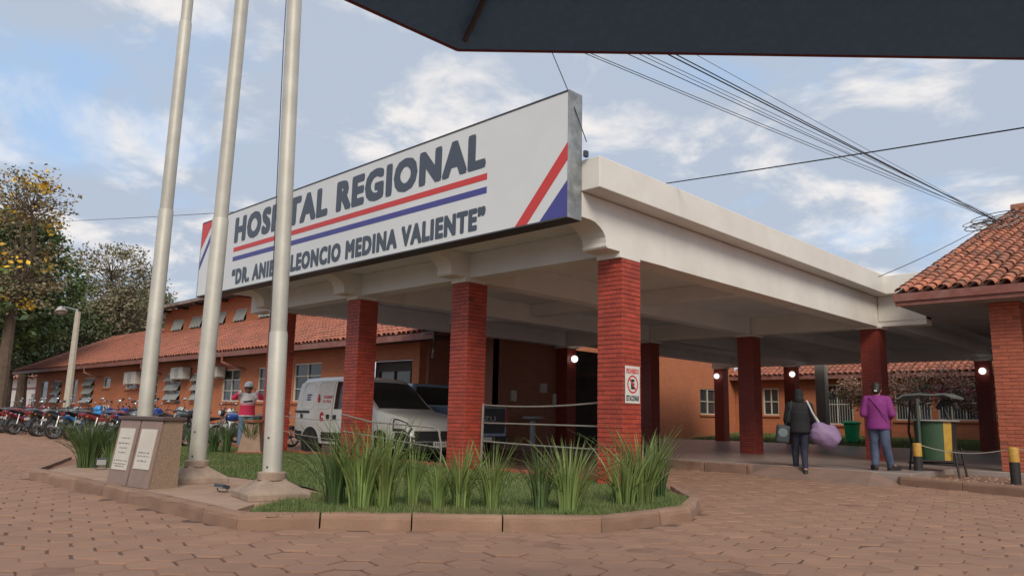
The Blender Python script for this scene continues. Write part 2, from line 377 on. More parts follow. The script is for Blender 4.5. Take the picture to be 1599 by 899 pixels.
# raised porch floor and its kerb, ramp
PZ=.20
porch=MB().prism([(-19.5,16.4),(-17,16.3),(-17,14.5),(-4.4,14.5),(-4.4,16.95),(8,16.95),(8,31.2),(-19.5,31.2)],2,-.05,PZ).build('porch_floor',M_porch,bevel=.02); tag(porch,kind='structure')
M_pk = mat('porch_edge',(.26,.16,.115),.9,.25,5,bump=.5,dirt=(.13,.07,.05),dscale=3,damt=.7,orand=.12)
x=-16.9
while x<-7.35:
    L=min(.95,-7.3-x); MB().box((x+.006,14.36,-.03),(x+L-.006,14.497,PZ-.015)).build('kerb_stone',M_pk,porch,bevel=.02,local=True); x+=L
ramp=MB().add([(-7.25,13.9,-.02),(-4.80,13.5,-.02),(-4.5,14.45,-.02),(-5.05,14.52,PZ-.005),(-6.9,14.52,PZ-.005),(-7.3,14.52,-.02)],[(0,1,3,4),(1,2,3),(0,4,5)]).build('ramp',mat('ramp_concrete',(.235,.15,.115),.9,.2,3,bump=.3,dirt=(.17,.10,.075),dscale=1.4,damt=.6)); tag(ramp,kind='structure')
# planting bed
bed=MB().prism([(-4.85,14.85),(-4.5,14.5),(-2.25,13.78),(4,13.15),(4,16.94),(-4.385,16.94),(-4.385,14.9)],2,-.04,.10).build('planting_bed',M_earth); tag(bed,kind='structure')
kerb_run([(-4.97,14.95),(-4.55,14.38),(-2.3,13.63),(.5,13.25),(3.9,13.0)],bed,1.1,h=.15,w=.14)
pb=MB(); r3=random.Random(5)
for i in range(260):
    x,y=r3.uniform(-4.6,-1.5),r3.uniform(14.3,16.6); 
    if y< 14.55-(x+4.5)*.32+.1: continue
    q=r3.uniform(.012,.035); pb.ball((x,y,.10),(q,q*r3.uniform(.6,1.2),q*.6),5)
tag(pb.build('pebbles',mat('pebble',(.30,.20,.15),.9,.3,6,island=.4),bed,smooth=True),kind='stuff')
# courtyard grass behind the porch
yard=MB().prism([(31.2,-.05),(31.2,.17),(36.8,.52),(36.8,-.05)],0,-19.5,12).build('courtyard_lawn',M_grassbase); tag(yard,'strip of grass in front of the rear building','grass',kind='stuff')
g=MB(); strew(g,[(-19,31.25),(2,31.25),(2,36.3),(-19,36.3)],60000,0,.03,.10,.011); g.v=[(x,y,z+.17+(y-31.2)*.0625) for x,y,z in g.v]; tag(g.build('grass_blades',M_grass,yard,clean=False),kind='stuff')
# walkway in front of the left building
wk=MB().box((-61,13.2,-.05),(-17.02,15.2,.12)).build('walkway',M_conc); tag(wk,kind='structure')
# ================================================================== canopy, columns, sign
M_white = mat('white_render',(.74,.715,.66),.75,.05,2,bump=.12,bscale=30,dirt=(.52,.49,.44),dscale=1.1,damt=.28)
M_soffit = mat('soffit_render',(.76,.775,.775),.8,.06,1.5,bump=.08,dirt=(.6,.6,.58),dscale=.8,damt=.4)
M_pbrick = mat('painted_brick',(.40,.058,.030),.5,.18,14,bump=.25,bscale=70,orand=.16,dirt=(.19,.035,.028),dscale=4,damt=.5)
M_mortar = mat('painted_mortar',(.17,.035,.028),.6,.2,20)
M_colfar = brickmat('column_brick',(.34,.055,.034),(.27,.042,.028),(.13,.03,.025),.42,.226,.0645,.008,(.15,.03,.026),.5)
XK=[-6.31-3.232*i for i in range(4)]; XR3=[-6.44,-9.87,-13.30,-16.47]; Y1,Y2,Y3,CW,HC=8.716,19.06,30.1,.448,3.29
def cham(b,a,c,e=.004):
    'chamfered block'
    bm=bmesh.new(); t=MB().box(a,c); me=t.mesh('x'); bm.from_mesh(me); bmesh.ops.bevel(bm,geom=bm.edges[:],offset=e,segments=1,affect='EDGES'); bm.to_mesh(me); bm.free(); return me
ch=.0645; d=CW/2
BMX=cham(None,(-d/2+.004,-.056,-ch/2+.0045),(d/2-.004,.056,ch/2-.0045)); BMX.materials.append(M_pbrick); BMX.name='brick'
BMY=cham(None,(-.056,-d/2+.004,-ch/2+.0045),(.056,d/2-.004,ch/2-.0045)); BMY.materials.append(M_pbrick); BMY.name='brick'
def brick_column(label, x, y, z0, rows, group, zt=HC):
    t=thing('brick_column',label,'column',(x-CW/2,y+CW/2,z0),group)
    MB().box((-CW/2+.007,-CW/2+.007,0),(CW/2-.007,CW/2-.007,zt-z0)).build('mortar_core',M_mortar,t,local=True)
    hh=(zt-z0)/rows
    for r in range(rows):
        z=hh*(r+.5); c=CW/2-.056
        if r%2==0: L=[(BMX,s*d/2,q*c) for s in(-1,1) for q in(-1,1)]+[(BMY,s*c,0) for s in(-1,1)]
        else: L=[(BMY,q*c,s*d/2) for s in(-1,1) for q in(-1,1)]+[(BMX,0,s*c) for s in(-1,1)]
        for me,px,py in L:
            o=bpy.data.objects.new('brick',me); COL.objects.link(o); o.parent=t; o.location=(px+rnd.gauss(0,.0012),py+rnd.gauss(0,.0012),z)
    return t
G='brick columns of the canopy'
for i,l in enumerate(['red brick column nearest the camera carrying the no parking sign','red brick column between the white van and the dark pickup','red brick column standing in front of the middle of the white van','red brick column just behind the nearest flagpole']):
    brick_column(l,XK[i],Y1,.10,49,G)
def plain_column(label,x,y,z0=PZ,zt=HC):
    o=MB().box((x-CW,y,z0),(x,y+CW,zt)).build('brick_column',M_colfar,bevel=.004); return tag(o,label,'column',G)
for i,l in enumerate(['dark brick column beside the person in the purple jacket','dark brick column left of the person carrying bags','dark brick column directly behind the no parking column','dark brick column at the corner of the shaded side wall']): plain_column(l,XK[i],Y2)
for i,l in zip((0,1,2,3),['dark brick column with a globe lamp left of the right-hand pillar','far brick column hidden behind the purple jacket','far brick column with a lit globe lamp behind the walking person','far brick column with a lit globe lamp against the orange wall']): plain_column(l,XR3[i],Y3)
can=thing('entrance_canopy','large white concrete entrance canopy on red brick columns','canopy',(-12,13,0))
ZB,ZT=3.33,4.06
MB().box((-17.6,7.80,3.80),(-6.312,Y2+.4,4.04)).build('deck',M_soffit,can)
# side beam with rounded cantilever bracket at the front
BR=[(8.716,3.29),(8.716+CW,3.29),(8.716+CW,3.33),(9.9,3.335),(9.9,4.05),(7.79,4.05),(7.79,3.70),(7.98,3.70),(8.09,3.685),(8.19,3.64),(8.27,3.585),(8.32,3.52),(8.335,3.45),(8.335,3.395),(8.36,3.37),(8.66,3.37),(8.66,3.29)]
for i,x in enumerate(XK):
    w0=x-CW+.04 if i else x-CW+.02
    prof=BR if i==0 else [(y,min(z,3.799)) for y,z in BR]
    MB().prism(prof,0,w0,x-(.0 if i==0 else .04)).build('bracket',M_white,can,bevel=.006)
MB().box((-6.31-.40,9.9,ZB),(-6.31,Y2+.02,4.05)).build('side_beam',M_white,can,bevel=.008)
for x in XK[1:]: MB().box((x-.40,9.9,ZB+.02),(x-.05,Y2,3.799)).build('ceiling_beam',M_soffit,can,bevel=.01)
MB().box((-17.5,8.76,ZB+.04),(-6.72,9.10,3.799)).build('ceiling_beam',M_soffit,can,bevel=.01)
MB().box((-17.5,13.8,3.50),(-6.72,14.1,3.799)).build('ceiling_beam',M_soffit,can,bevel=.01)
MB().box((-17.5,Y2+.02,ZB),(-5.25,Y2+.40,3.799)).build('ceiling_beam',M_white,can,bevel=.01)
# parapet: upstand with overhang along the side, returning along the wing
MB().box((-6.55,7.78,4.06),(-6.0,Y2-.28,4.50)).build('parapet',M_white,can,bevel=.012)
MB().box((-6.55,Y2-.278,4.06),(-5.0,Y2+.40,4.50)).build('parapet',M_white,can,bevel=.012)
MB().box((-6.30,Y2+.0,ZB+.12),(-5.25,Y2+.38,4.055)).build('wing_beam',M_white,can,bevel=.01)
MB().box((-17.6,7.78,4.06),(-6.56,8.1,4.40)).build('parapet',M_white,can,bevel=.012)
MB().box((-17.05,Y2+.41,3.80),(-5.25,30.62,4.10)).build('wing_deck',M_soffit,can)
for x in XK: MB().box((x-.42,Y2+.41,3.45),(x-.02,Y3+.5,3.799)).build('ceiling_beam',M_soffit,can,bevel=.01)
MB().box((-17.0,Y3-.02,3.352),(-5.25,Y3+.42,3.799)).build('ceiling_beam',M_soffit,can,bevel=.01)
# white caps on the rear columns
for y,xs in ((Y2,XK),(Y3,XR3)):
    for x in xs: MB().box((x-CW-.07,y-.05,HC),(x+.07,y+CW+.05,HC+.06)).build('column_cap',M_white,can,bevel=.01)
# ---- sign
M_sign = mat('sign_face',(.68,.705,.71),.38,.03,1.2,dirt=(.64,.65,.64),dscale=2,damt=.5)
M_galv = mat('galvanised',(.34,.36,.36),.5,.35,7,metal=.5,bump=.1,dirt=(.16,.18,.19),dscale=5,damt=.9)
M_slate = mat('sign_slate',(.062,.080,.112),.45,.04,3); M_sred = mat('sign_red',(.58,.045,.042),.45,.04,3); M_sblue = mat('sign_blue',(.062,.062,.27),.45,.04,3)
M_dark = mat('dark_metal',(.05,.055,.065),.5,.2,8)
SX0,SX1,SY,SZ0,SZ1=-17.75,-6.312,7.50,3.635,5.435
sg=thing('hospital_sign','long white hospital name board mounted on the canopy front','sign',((SX0+SX1)/2,SY,SZ0))
MB().box((SX0+.01,SY,SZ0+.01),(SX1-.01,SY+.05,SZ1-.01)).build('panel',M_sign,sg)
for x0,x1 in ((SX1-.012,SX1+.01),(SX0-.01,SX0+.012)): MB().box((x0,SY-.008,SZ0),(x1,SY+.275,SZ1)).build('side_panel',M_galv,sg,bevel=.004)
MB().box((SX0+.013,SY-.010,SZ1-.022),(SX1-.013,SY+.275,SZ1+.002)).build('edge_frame',M_dark,sg,bevel=.003); MB().box((SX0+.013,SY-.010,SZ0-.002),(SX1-.013,SY+.275,SZ0+.022)).build('edge_frame',M_dark,sg,bevel=.003)
MB().box((SX0+.013,SY+.24,SZ0+.023),(SX1-.013,SY+.27,SZ1-.023)).build('back_panel',M_galv,sg)
FY=frameY(SY)
letters('HOSPITAL REGIONAL',-16.03,-7.93,4.685,5.295,FY,M_slate,'letter',sg,.004,.036)
letters('\u201cDR. ANIBAL LEONCIO MEDINA VALIENTE\u201d',-16.0,-7.9,3.735,4.10,FY,M_slate,'letter',sg,.004,.036)
def flat(name,poly,m): return MB().prism([(x,z) for x,z in poly],1,SY-.0035,SY-.0005).build(name,m,sg)
flat('red_line',[(-16.02,4.485),(-7.89,4.485),(-7.89,4.585),(-16.02,4.585)],M_sred)
flat('blue_line',[(-16.02,4.275),(-7.89,4.275),(-7.89,4.375),(-16.02,4.375)],M_sblue)
flat('corner_band',[(-7.29,3.66),(-7.06,3.66),(-6.325,4.44),(-6.325,4.69)],M_sred); flat('corner_triangle',[(-6.82,3.66),(-6.325,3.66),(-6.325,4.16)],M_sblue)
flat('corner_triangle',[(-17.735,5.41),(-17.735,4.78),(-17.14,5.41)],M_sred); flat('corner_band',[(-17.735,4.27),(-16.87,5.41),(-17.0,5.41),(-17.735,4.47)],M_sblue)
# ================================================================== buildings
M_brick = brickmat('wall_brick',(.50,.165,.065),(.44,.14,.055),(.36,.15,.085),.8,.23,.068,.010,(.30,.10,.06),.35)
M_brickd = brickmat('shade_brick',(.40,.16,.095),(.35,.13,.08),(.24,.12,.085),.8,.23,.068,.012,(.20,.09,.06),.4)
M_tile = mat('roof_tile',(.37,.135,.075),.85,.25,5,bump=.3,orand=.28,island=.28,dirt=(.10,.075,.06),dscale=2.2,damt=.75)
M_tileL = mat('roof_tile_left',(.36,.125,.075),.85,.2,5,island=.22,dirt=(.17,.08,.06),dscale=.8,damt=.6)
M_tsheet = mat('roof_under',(.16,.07,.05),.9,.2,5)
M_fascia = mat('fascia_red',(.22,.075,.055),.55,.15,6,dirt=(.28,.20,.17),dscale=3,damt=.5)
M_cream = mat('window_frame',(.58,.54,.45),.5,.08,9)
M_glass = mat('window_glass',(.035,.042,.045),.08,.3,1.5,spec=.6); M_louvre = mat('louvre_glass',(.35,.36,.34),.2,.15,5)
M_darkw = mat('dark_timber',(.05,.035,.03),.7,.2,6)
def wall_open(axis, pl, th, u0,u1,z0,z1, ops, name, m, parent):
    'wall in the plane axis=pl (thickness th behind it) with rectangular openings (u0,u1,z0,z1)'
    b=MB()
    def bx(a,c,e,f):
        if c-a<.002 or f-e<.002: return
        if axis==1: b.box((a,pl,e),(c,pl+th,f))
        else: b.box((pl-th,a,e),(pl,c,f))
    cur=u0
    for (a,c,e,f) in sorted(ops):
        bx(cur,a,z0,z1); bx(a,c,z0,e); bx(a,c,f,z1); cur=c
    bx(cur,u1,z0,z1); return b.build(name,m,parent)
def window(axis,pl,a,c,e,f,parent,nx=2,nz=2,louv=False,bars=False,sill=None,fr=M_cream,w=.045):
    def bx(b,u0,u1,z0,z1,d0,d1):
        if axis==1: b.box((u0,pl+d0,z0),(u1,pl+d1,z1))
        else: b.box((pl-d1,u0,z0),(pl-d0,u1,z1))
    p=MB(); bx(p,a+.002,c-.002,e+.002,f-.002,.09,.10); win=p.build('window',M_glass,parent)
    b=MB(); bx(b,a,a+w,e,f,.03,.088); bx(b,c-w,c,e,f,.03,.088); bx(b,a+w,c-w,e,e+w,.03,.088); bx(b,a+w,c-w,f-w,f,.03,.088)
    for i in range(1,nx): x=a+(c-a)*i/nx; bx(b,x-w*.4,x+w*.4,e+w,f-w,.035,.086)
    for i in range(1,nz):
        z=e+(f-e)*i/nz
        for j in range(nx): bx(b,a+(c-a)*j/nx+w*.6,a+(c-a)*(j+1)/nx-w*.6,z-w*.35,z+w*.35,.04,.085)
    b.build('frame',fr,win)
    if louv:
        for i in range(louv):
            z=e+(f-e)*(i+.5)/louv; h=(f-e)/louv*.92
            Mx=Matrix.Translation((0,0,0)); q=MB()
            if axis==1: q.cbox((0,0,0),(c-a-.1,.012,h),Matrix.Translation(((a+c)/2,pl-.06,z))@Matrix.Rotation(R(-32),4,'X'))
            q.build('louvre',M_louvre,win)
    if bars:
        q=MB(); n=int((c-a)/.11)
        for i in range(n): 
            u=a+(c-a)*(i+.5)/n
            bx(q,u-.007,u+.007,e+.02,e+(f-e)*bars,.0,.014)
        q.build('grille',MATS['cream_bar'] if 'cream_bar' in MATS else mat('cream_bar',(.45,.42,.37),.5),win)
    if sill is not None:
        q=MB(); bx(q,a-.08,c+.08,e-.09,e-.005,-.07,.02); q.build('sill',sill,win)
    return win
def tile_roof(o,u,v,W,Lv,pitch,expo,m,parent,objs=None,seg=5,name='roof_tiles',lift=.03,jit=.012):
    'barrel tiles on the plane o + a*u + b*v; objs(a,b) true -> a tile object of its own'
    o,u,v=Vector(o),Vector(u).normalized(),Vector(v).normalized(); nrm=u.cross(v).normalized()
    if nrm.z<0: nrm=-nrm
    def tile(b,M,r,Ln):
        vs=[];fs=[]
        for t,(y,rr,zz) in enumerate(((0,r,.022),(Ln,r*.86,.0))):
            for q in (0,1):
                for k in range(seg+1):
                    a=math.pi*k/seg; rad=rr-(.014 if q else 0); vs.append(M@Vector((-rad*math.cos(a),y,zz+rad*math.sin(a)*.85)))
        n=seg+1
        for k in range(seg):
            fs+= [(k,k+1,2*n+k+1,2*n+k),(k,n+k,n+k+1,k+1)]
        b.add(vs,fs)
    big=MB(); nu,nv=int(W/pitch),int(Lv/expo); cnt=0; tm=None
    base=Matrix((( u.x,v.x,nrm.x,0),(u.y,v.y,nrm.y,0),(u.z,v.z,nrm.z,0),(0,0,0,1)))
    for i in range(nu):
        for j in range(nv):
            a=(i+.5)*pitch; c=j*expo+rnd.gauss(0,jit); P=o+u*(a+rnd.gauss(0,jit*.5))+v*c+nrm*.012
            M=Matrix.Translation(P)@base@Matrix.Rotation(rnd.gauss(0,.02),4,'Z')
            if objs and cnt<300 and objs(i,j):
                if tm is None:
                    t=MB(); tile(t,Matrix.Identity(4),pitch*.42,expo*1.22); tm=t.mesh('roof_tile'); tm.materials.append(m); tm.polygons.foreach_set('use_smooth',[True]*len(tm.polygons)); tm.set_sharp_from_angle(angle=R(50))
                ob=bpy.data.objects.new('tile',tm); COL.objects.link(ob); ob.parent=parent; ob.matrix_parent_inverse=Matrix.Translation(-Vector(parent.location)) if parent.type=='EMPTY' else Matrix.Identity(4); ob.matrix_basis=M; cnt+=1
            else: tile(big,M,pitch*.42,expo*1.22)
    if big.v: tag(big.build(name,m,parent,smooth=True,clean=False),kind='stuff')
# ---- long left building
lb=thing('hospital_building','long red brick hospital building with tiled roof behind the motorcycles','building',(-40,18,0))
YW=15.0
wins=[]
for (p0,p1,zb,zt,kind) in ((64,75,1.25,2.7,0),(83,96,1.25,2.7,1),(112,121,1.25,2.7,0),(131,147,1.25,2.75,1),(161,172,2.15,2.75,2),(196,214,2.05,2.85,2),(236,246,1.3,2.7,0),(259,282,1.42,2.75,1),(300,313,1.42,2.7,3),(347,374,1.41,2.76,4),(402,413,1.41,2.76,0),(458,500,1.41,2.82,4)):
    a=at(p0,600,1,YW).x; c=at(p1,600,1,YW).x; wins.append((a,c,zb,zt,kind))
DOOR=(-21.3,-18.95,.1,2.75)
wall_open(1,YW,.25,-60.3,-18.6,-.05,3.5,[w[:4] for w in wins]+[DOOR],'wall',M_brick,lb)
for a,c,e,f,kd in wins: window(1,YW,a,c,e,f,lb,nx=(1,2,1,1,2)[kd] if kd!=4 else 2,nz=(3,3,1,1,3)[kd],louv=3 if kd in(1,3) else 0,sill=M_brick)
MB().box((DOOR[0],YW+.3,.1),(DOOR[1],YW+.36,2.75)).build('recess_door',M_darkw,lb); window(1,YW+.17,DOOR[0]+.3,DOOR[1]-.3,1.3,2.45,lb,nx=2,nz=1,fr=M_darkw)
MB().box((-60.3,YW+.26,-.05),(-60.05,27,3.5)).build('wall',M_brick,lb)
# right-hand block of this building, under the canopy
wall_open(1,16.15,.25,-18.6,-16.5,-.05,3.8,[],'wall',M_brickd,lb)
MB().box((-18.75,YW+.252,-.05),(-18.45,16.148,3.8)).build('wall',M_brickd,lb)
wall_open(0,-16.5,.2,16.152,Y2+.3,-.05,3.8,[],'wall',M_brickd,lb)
WXS=-19.3; wy0,wy1=at(1093,600,0,WXS).y,at(1118,600,0,WXS).y; ows=[(wy0,wy1,1.36,2.6)]
wall_open(0,WXS,.2,19.40,36.45,-.05,4.2,ows,'wall',M_brick,lb); MB().box((-19.3,19.37,-.05),(-16.71,19.57,3.8)).build('wall',M_brick,lb)
window(0,WXS,wy0,wy1,1.36,2.6,lb,nx=2,nz=2,sill=M_brick)
MB().box((-16.49,19.6,PZ),(-16.43,23.0,3.3)).build('glass_screen',M_glass,lb); MB().box((-16.425,21.3,PZ),(-16.40,21.38,3.2)).build('door_frame',M_dark,lb)
EY,EZ,SL=14.2,3.40,.47
vv=Vector((0,1,SL)); 
RIDY=20.4; RZ=EZ+(RIDY-EY)*SL
sh=MB().add([(-63.2,EY,EZ),(-16.95,EY,EZ),(-16.95,RIDY,RZ),(-63.2,RIDY,RZ),(-63.2,EY,EZ-.06),(-16.95,EY,EZ-.06),(-16.95,RIDY,RZ-.06),(-63.2,RIDY,RZ-.06)],[(0,1,2,3),(7,6,5,4),(0,4,5,1),(1,5,6,2),(3,2,6,7),(0,3,7,4)])
roof=sh.build('roof',M_tsheet,lb)
sh=MB().prism([(RIDY,RZ-.03),(34,2.6),(34,2.5),(RIDY,RZ-.09)],0,-63.2,-50).build('rear_slope',M_tsheet,roof)
tile_roof((-63.2,EY-.05,EZ),(1,0,0),(0,1,SL),46.3,math.hypot(RIDY-EY,RZ-EZ),.25,.36,M_tileL,roof,seg=4)
MB().prism([(EY-.06,EZ-.19),(EY-.02,EZ-.19),(EY-.02,EZ+.0),(EY-.06,EZ+.0)],0,-63.2,-16.96).build('fascia',M_fascia,lb)
MB().box((-63.1,EY-.0,EZ-.13),(-16.97,YW,EZ-.07)).build('soffit',M_darkw,lb)
MB().path([(-63.2,RIDY,RZ+.05),(-49.5,RIDY,RZ+.05)],.12,8).build('ridge_cap',M_tileL,roof,smooth=True)
for px in (130,218,343): 
    P=at(px,572,1,EY-.1)
    MB().path([(P.x,EY-.02,EZ-.16),(P.x,EY-.02,EZ-.42),(P.x+.35,YW-.35,EZ-.62),(P.x+.5,YW-.06,EZ-.66)],.06,8).build('downpipe',M_fascia,lb,smooth=True)
P=at(678,525,1,EY-.1); MB().path([(P.x-.5,EY-.12,EZ-.02),(P.x-.05,EY-.12,EZ-.0),(P.x,EY-.12,EZ-.08),(P.x,EY-.12,EZ-.6),(P.x-.1,EY-.05,EZ-.75)],.028,6).build('drain_pipe',M_galv,lb,smooth=True)
# raised clerestory
CYW=19.0
cw=[]
for p0,p1 in ((270,286),(298,315),(335,351),(366,383),(405,424)):
    a=at(p0,512,1,CYW).x; c=at(p1,512,1,CYW).x; cw.append((a,c,5.78,6.5))
wall_open(1,CYW,.25,-49.3,-20,5.0,7.2,cw,'clerestory_wall',M_brick,lb)
MB().box((-49.3,CYW+.26,5.0),(-49.05,25,7.2)).build('clerestory_wall',M_brick,lb)
for a,c,e,f in cw:
    w=window(1,CYW,a,c,e,f,lb,nx=3,nz=1)
    for i in range(4):
        q=MB(); ww=(c-a)/4; q.cbox((0,0,0),(ww*.9,.012,f-e-.08),Matrix.Translation((a+ww*(i+.5),CYW-.05,(e+f)/2))@Matrix.Rotation(R(-14),4,'X')@Matrix.Rotation(R(12),4,'Y')); q.build('louvre',M_louvre,w)
MB().prism([(CYW-.85,7.16),(CYW-.85,7.34),(27,9.2),(27,9.0)],0,-50.2,-19.5).build('clerestory_roof',mat('old_roof_edge',(.20,.15,.13),.85,.3,4,dirt=(.42,.38,.34),dscale=2,damt=.8),lb)
for i in range(9): x=-48.6+i*2.6; MB().box((x,CYW-.8,7.0),(x+.1,CYW-.01,7.155)).build('rafter',M_darkw,lb)
# ---- rear building across the courtyard
rb=thing('rear_building','orange brick building with barred windows at the back of the courtyard','building',(-8,36,0))
YB=36.5
def rwin(x0,y0,x1,y1,*k): a,c=at(x0,y0,1,YB),at(x1,y1,1,YB); return (a.x,c.x,c.z,a.z)+k
RW=[rwin(1191,606,1217,648,2,2,0),rwin(1281,600,1334,663,2,2,.62),rwin(1396,602,1456,657,3,2,.55),rwin(1462,602,1532,657,3,2,.55),rwin(1540,602,1600,657,3,2,.55)]
wall_open(1,YB,.25,-19.5,6,-.05,3.35,[w[:4] for w in RW],'wall',M_brick,rb)
for a,c,e,f,nx,nz,br in RW: window(1,YB,a,c,e,f,rb,nx=nx,nz=nz,bars=br,sill=M_brick,w=.06)
MB().box((-19.29,YB-.10,.3),(6,YB-.004,.80)).build('plinth',M_brick,rb)
MB().box((-19.29,YB-.62,3.12),(6,YB-.58,3.30)).build('fascia',M_fascia,rb)
rsh=MB().add([(-19.3,YB-.6,3.30),(6,YB-.6,3.30),(6,YB+6,6.2),(-19.3,YB+6,6.2),(-19.3,YB-.6,3.26),(6,YB-.6,3.26),(6,YB+6,6.1),(-19.3,YB+6,6.1)],[(0,1,2,3),(4,5,6,7),(0,1,5,4),(1,2,6,5),(2,3,7,6),(3,0,4,7)]).build('roof',M_tsheet,rb)
tile_roof((-19.3,YB-.66,3.30),(1,0,0),(0,6.6,2.90),25.3,7.2,.26,.36,M_tileL,rsh,seg=4)
# ---- right-hand building with tiled gable roof
rh=thing('gabled_building','brick building with weathered barrel tile roof at the right edge','building',(0,22,0))
GX,GY,GZ,GS=-5.12,16.5,3.66,.357; GL=12.4
gsh=MB().prism([(GY,GZ),(GY+GL,GZ+GL*GS),(GY+GL,GZ+GL*GS-.10),(GY,GZ-.10)],0,GX-.01,8).build('roof',M_tsheet,rh)
MB().prism([(GY+GL,GZ+GL*GS),(GY+2*GL,GZ),(GY+2*GL,GZ-.1),(GY+GL,GZ+GL*GS-.1)],0,GX+.03,8).build('rear_slope',M_tsheet,gsh)
tile_roof((GX+.0,GY-.06,GZ),(1,0,0),(0,1,GS),12.9,GL*math.hypot(1,GS),.262,.335,M_tile,gsh,objs=lambda i,j:i<10 and j<32,seg=7,jit=.016)
MB().path([(GX-.05,GY+GL,GZ+GL*GS+.07),(8,GY+GL,GZ+GL*GS+.07)],.16,10).build('ridge_cap',M_tile,gsh,smooth=True)
MB().box((GX,GY-.075,3.50),(8,GY-.035,GZ)).build('fascia',M_fascia,rh,bevel=.004)
MB().box((GX+.02,GY-.034,3.41),(8,GY+.02,3.53)).build('fascia',M_fascia,rh,bevel=.004)
MB().box((GX+.06,GY+.03,3.42),(8,31,3.50)).build('soffit',mat('grey_soffit',(.30,.28,.27),.8,.1,2),rh)
MB().prism([(GY+.1,3.51),(GY+GL,GZ+GL*GS-.11),(GY+2*GL-.1,3.51)],0,GX+.1,GX+.25).build('gable_wall',M_brick,rh)
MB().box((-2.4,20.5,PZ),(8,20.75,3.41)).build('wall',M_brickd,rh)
# brick pillar built brick by brick
M_obrick = mat('orange_brick',(.42,.115,.062),.8,.2,12,bump=.35,bscale=60,orand=.14,dirt=(.27,.075,.045),dscale=3,damt=.5)
M_omortar = mat('brick_mortar',(.24,.075,.05),.9,.2,20)
PX0,PX1,PY0,PY1=-3.58,-3.06,17.05,17.57
pl=thing('brick_pillar','orange brick porch pillar beside the striped bollard at the right edge','pillar',((PX0+PX1)/2,(PY0+PY1)/2,PZ))
hw=(PX1-PX0)/2; MB().box((-hw+.007,-hw+.007,0),(hw-.007,hw-.007,3.42-PZ)).build('mortar_core',M_omortar,pl,local=True)
rows=46; hh=(3.415-PZ)/rows; dd=hw
OBX=cham(None,(-dd/2+.005,-.065,-hh/2+.006),(dd/2-.005,.065,hh/2-.006)); OBX.materials.append(M_obrick)
OBY=cham(None,(-.065,-dd/2+.005,-hh/2+.006),(.065,dd/2-.005,hh/2-.006)); OBY.materials.append(M_obrick)
for r in range(rows):
    c=hw-.065
    L=[(OBX,s*dd/2,q*c) for s in(-1,1) for q in(-1,1)]+[(OBY,s*c,0) for s in(-1,1)] if r%2==0 else [(OBY,q*c,s*dd/2) for s in(-1,1) for q in(-1,1)]+[(OBX,0,s*c) for s in(-1,1)]
    for me,px,py in L:
        o=bpy.data.objects.new('brick',me); COL.objects.link(o); o.parent=pl; o.location=(px+rnd.gauss(0,.0015),py+rnd.gauss(0,.0015),hh*(r+.5))
# grey concrete post behind the porch
o=MB().box((-12.95,31.25,.1),(-12.55,31.6,3.9)).build('concrete_post',mat('post_concrete',(.27,.25,.22),.85,.2,4,dirt=(.14,.12,.10),dscale=2,damt=.7),bevel=.01); tag(o,'bare grey concrete post behind the porch columns','post')
# far white building
fb=thing('white_building','white building with red band far behind the big tree','building',(-95,30,0))
for_w=mat('far_white',(.62,.60,.57),.8,.1,1)
wall_open(1,24,.3,-110,-70,0,4.2,[(-104,-102.5,.9,2.4),(-98,-96.5,.9,2.4),(-92,-90.5,0,2.4),(-86,-84.5,.9,2.4),(-80,-78.5,.9,2.4)],'wall',for_w,fb)
for a in (-104,-98,-86,-80): window(1,24,a,a+1.5,.9,2.4,fb)
MB().box((-92,24.1,0),(-90.5,24.15,2.4)).build('door',M_darkw,fb)
MB().box((-110.2,23.95,2.9),(-69.8,23.995,3.15)).build('red_band',M_fascia,fb); MB().prism([(23,4.2),(28,6.2),(33,4.2)],0,-110.5,-69.5).build('roof',M_tileL,fb)
# ================================================================== street furniture on the island
M_pole = mat('pole_paint',(.50,.48,.42),.55,.10,3,metal=.25,dirt=(.33,.31,.27),dscale=2,damt=.5)
M_base = mat('pole_base',(.33,.24,.18),.9,.2,6,bump=.4,dirt=(.15,.11,.085),dscale=4,damt=.6)
def flagpole(label, base, topdir, r0, joints, half, rope=False, z0=.115):
    t=thing('flagpole',label,'flagpole',(base[0],base[1],z0),'flagpoles')
    q=MB(); a=.6
    q.lathe([(half*1.42,0),(half*1.42,.07),(.18,.185),(.17,.20)],4,Matrix.Translation((base[0],base[1],z0))@Matrix.Rotation(a,4,'Z')); q.build('concrete_base',M_base,t,bevel=.012)
    MB().lathe([(.15,.19),(.15,.26),(.13,.27)],14,Matrix.Translation((base[0],base[1],z0))).build('collar',M_base,t,smooth=True)
    B=Vector((base[0],base[1],z0+.2)); D=Vector(topdir).normalized(); L=11.5
    zs=[0]+joints+[L]; r=r0
    for i,(a0,a1) in enumerate(zip(zs[:-1],zs[1:])):
        MB().path([B+D*a0,B+D*(a1-.02),B+D*a1],[r,r*.985,r*.9],20).build('pole_section',M_pole,t,smooth=True)
        if i: MB().path([B+D*(a0-.035),B+D*(a0+.01)],[r+.004,r+.004],20).build('joint_ring',M_pole,t,smooth=True)
        r*=.87
    MB().ball(B+D*L,.07,10).build('finial',M_pole,t,smooth=True)
    for zz in (.12,.42): MB().ball(B+D*zz+Vector((.05,-.085,0)).normalized()*(r0*.98),.013,6).build('bolt',M_dark,t,smooth=True)
    if rope: MB().path([B+D*1.4+Vector((-.13,-.03,0)),B+D*5+Vector((-.16,-.03,0)),B+D*11.3+Vector((-.10,0,0))],.006,5).build('halyard',M_dark,t)
def lean(base,z0,p0,p1):
    'direction of a pole through base whose photo line passes pixels p0 (low) and p1 (high)'
    Y=base[1]; a=at(*p0,1,Y); b=at(*p1,1,Y); return b-a
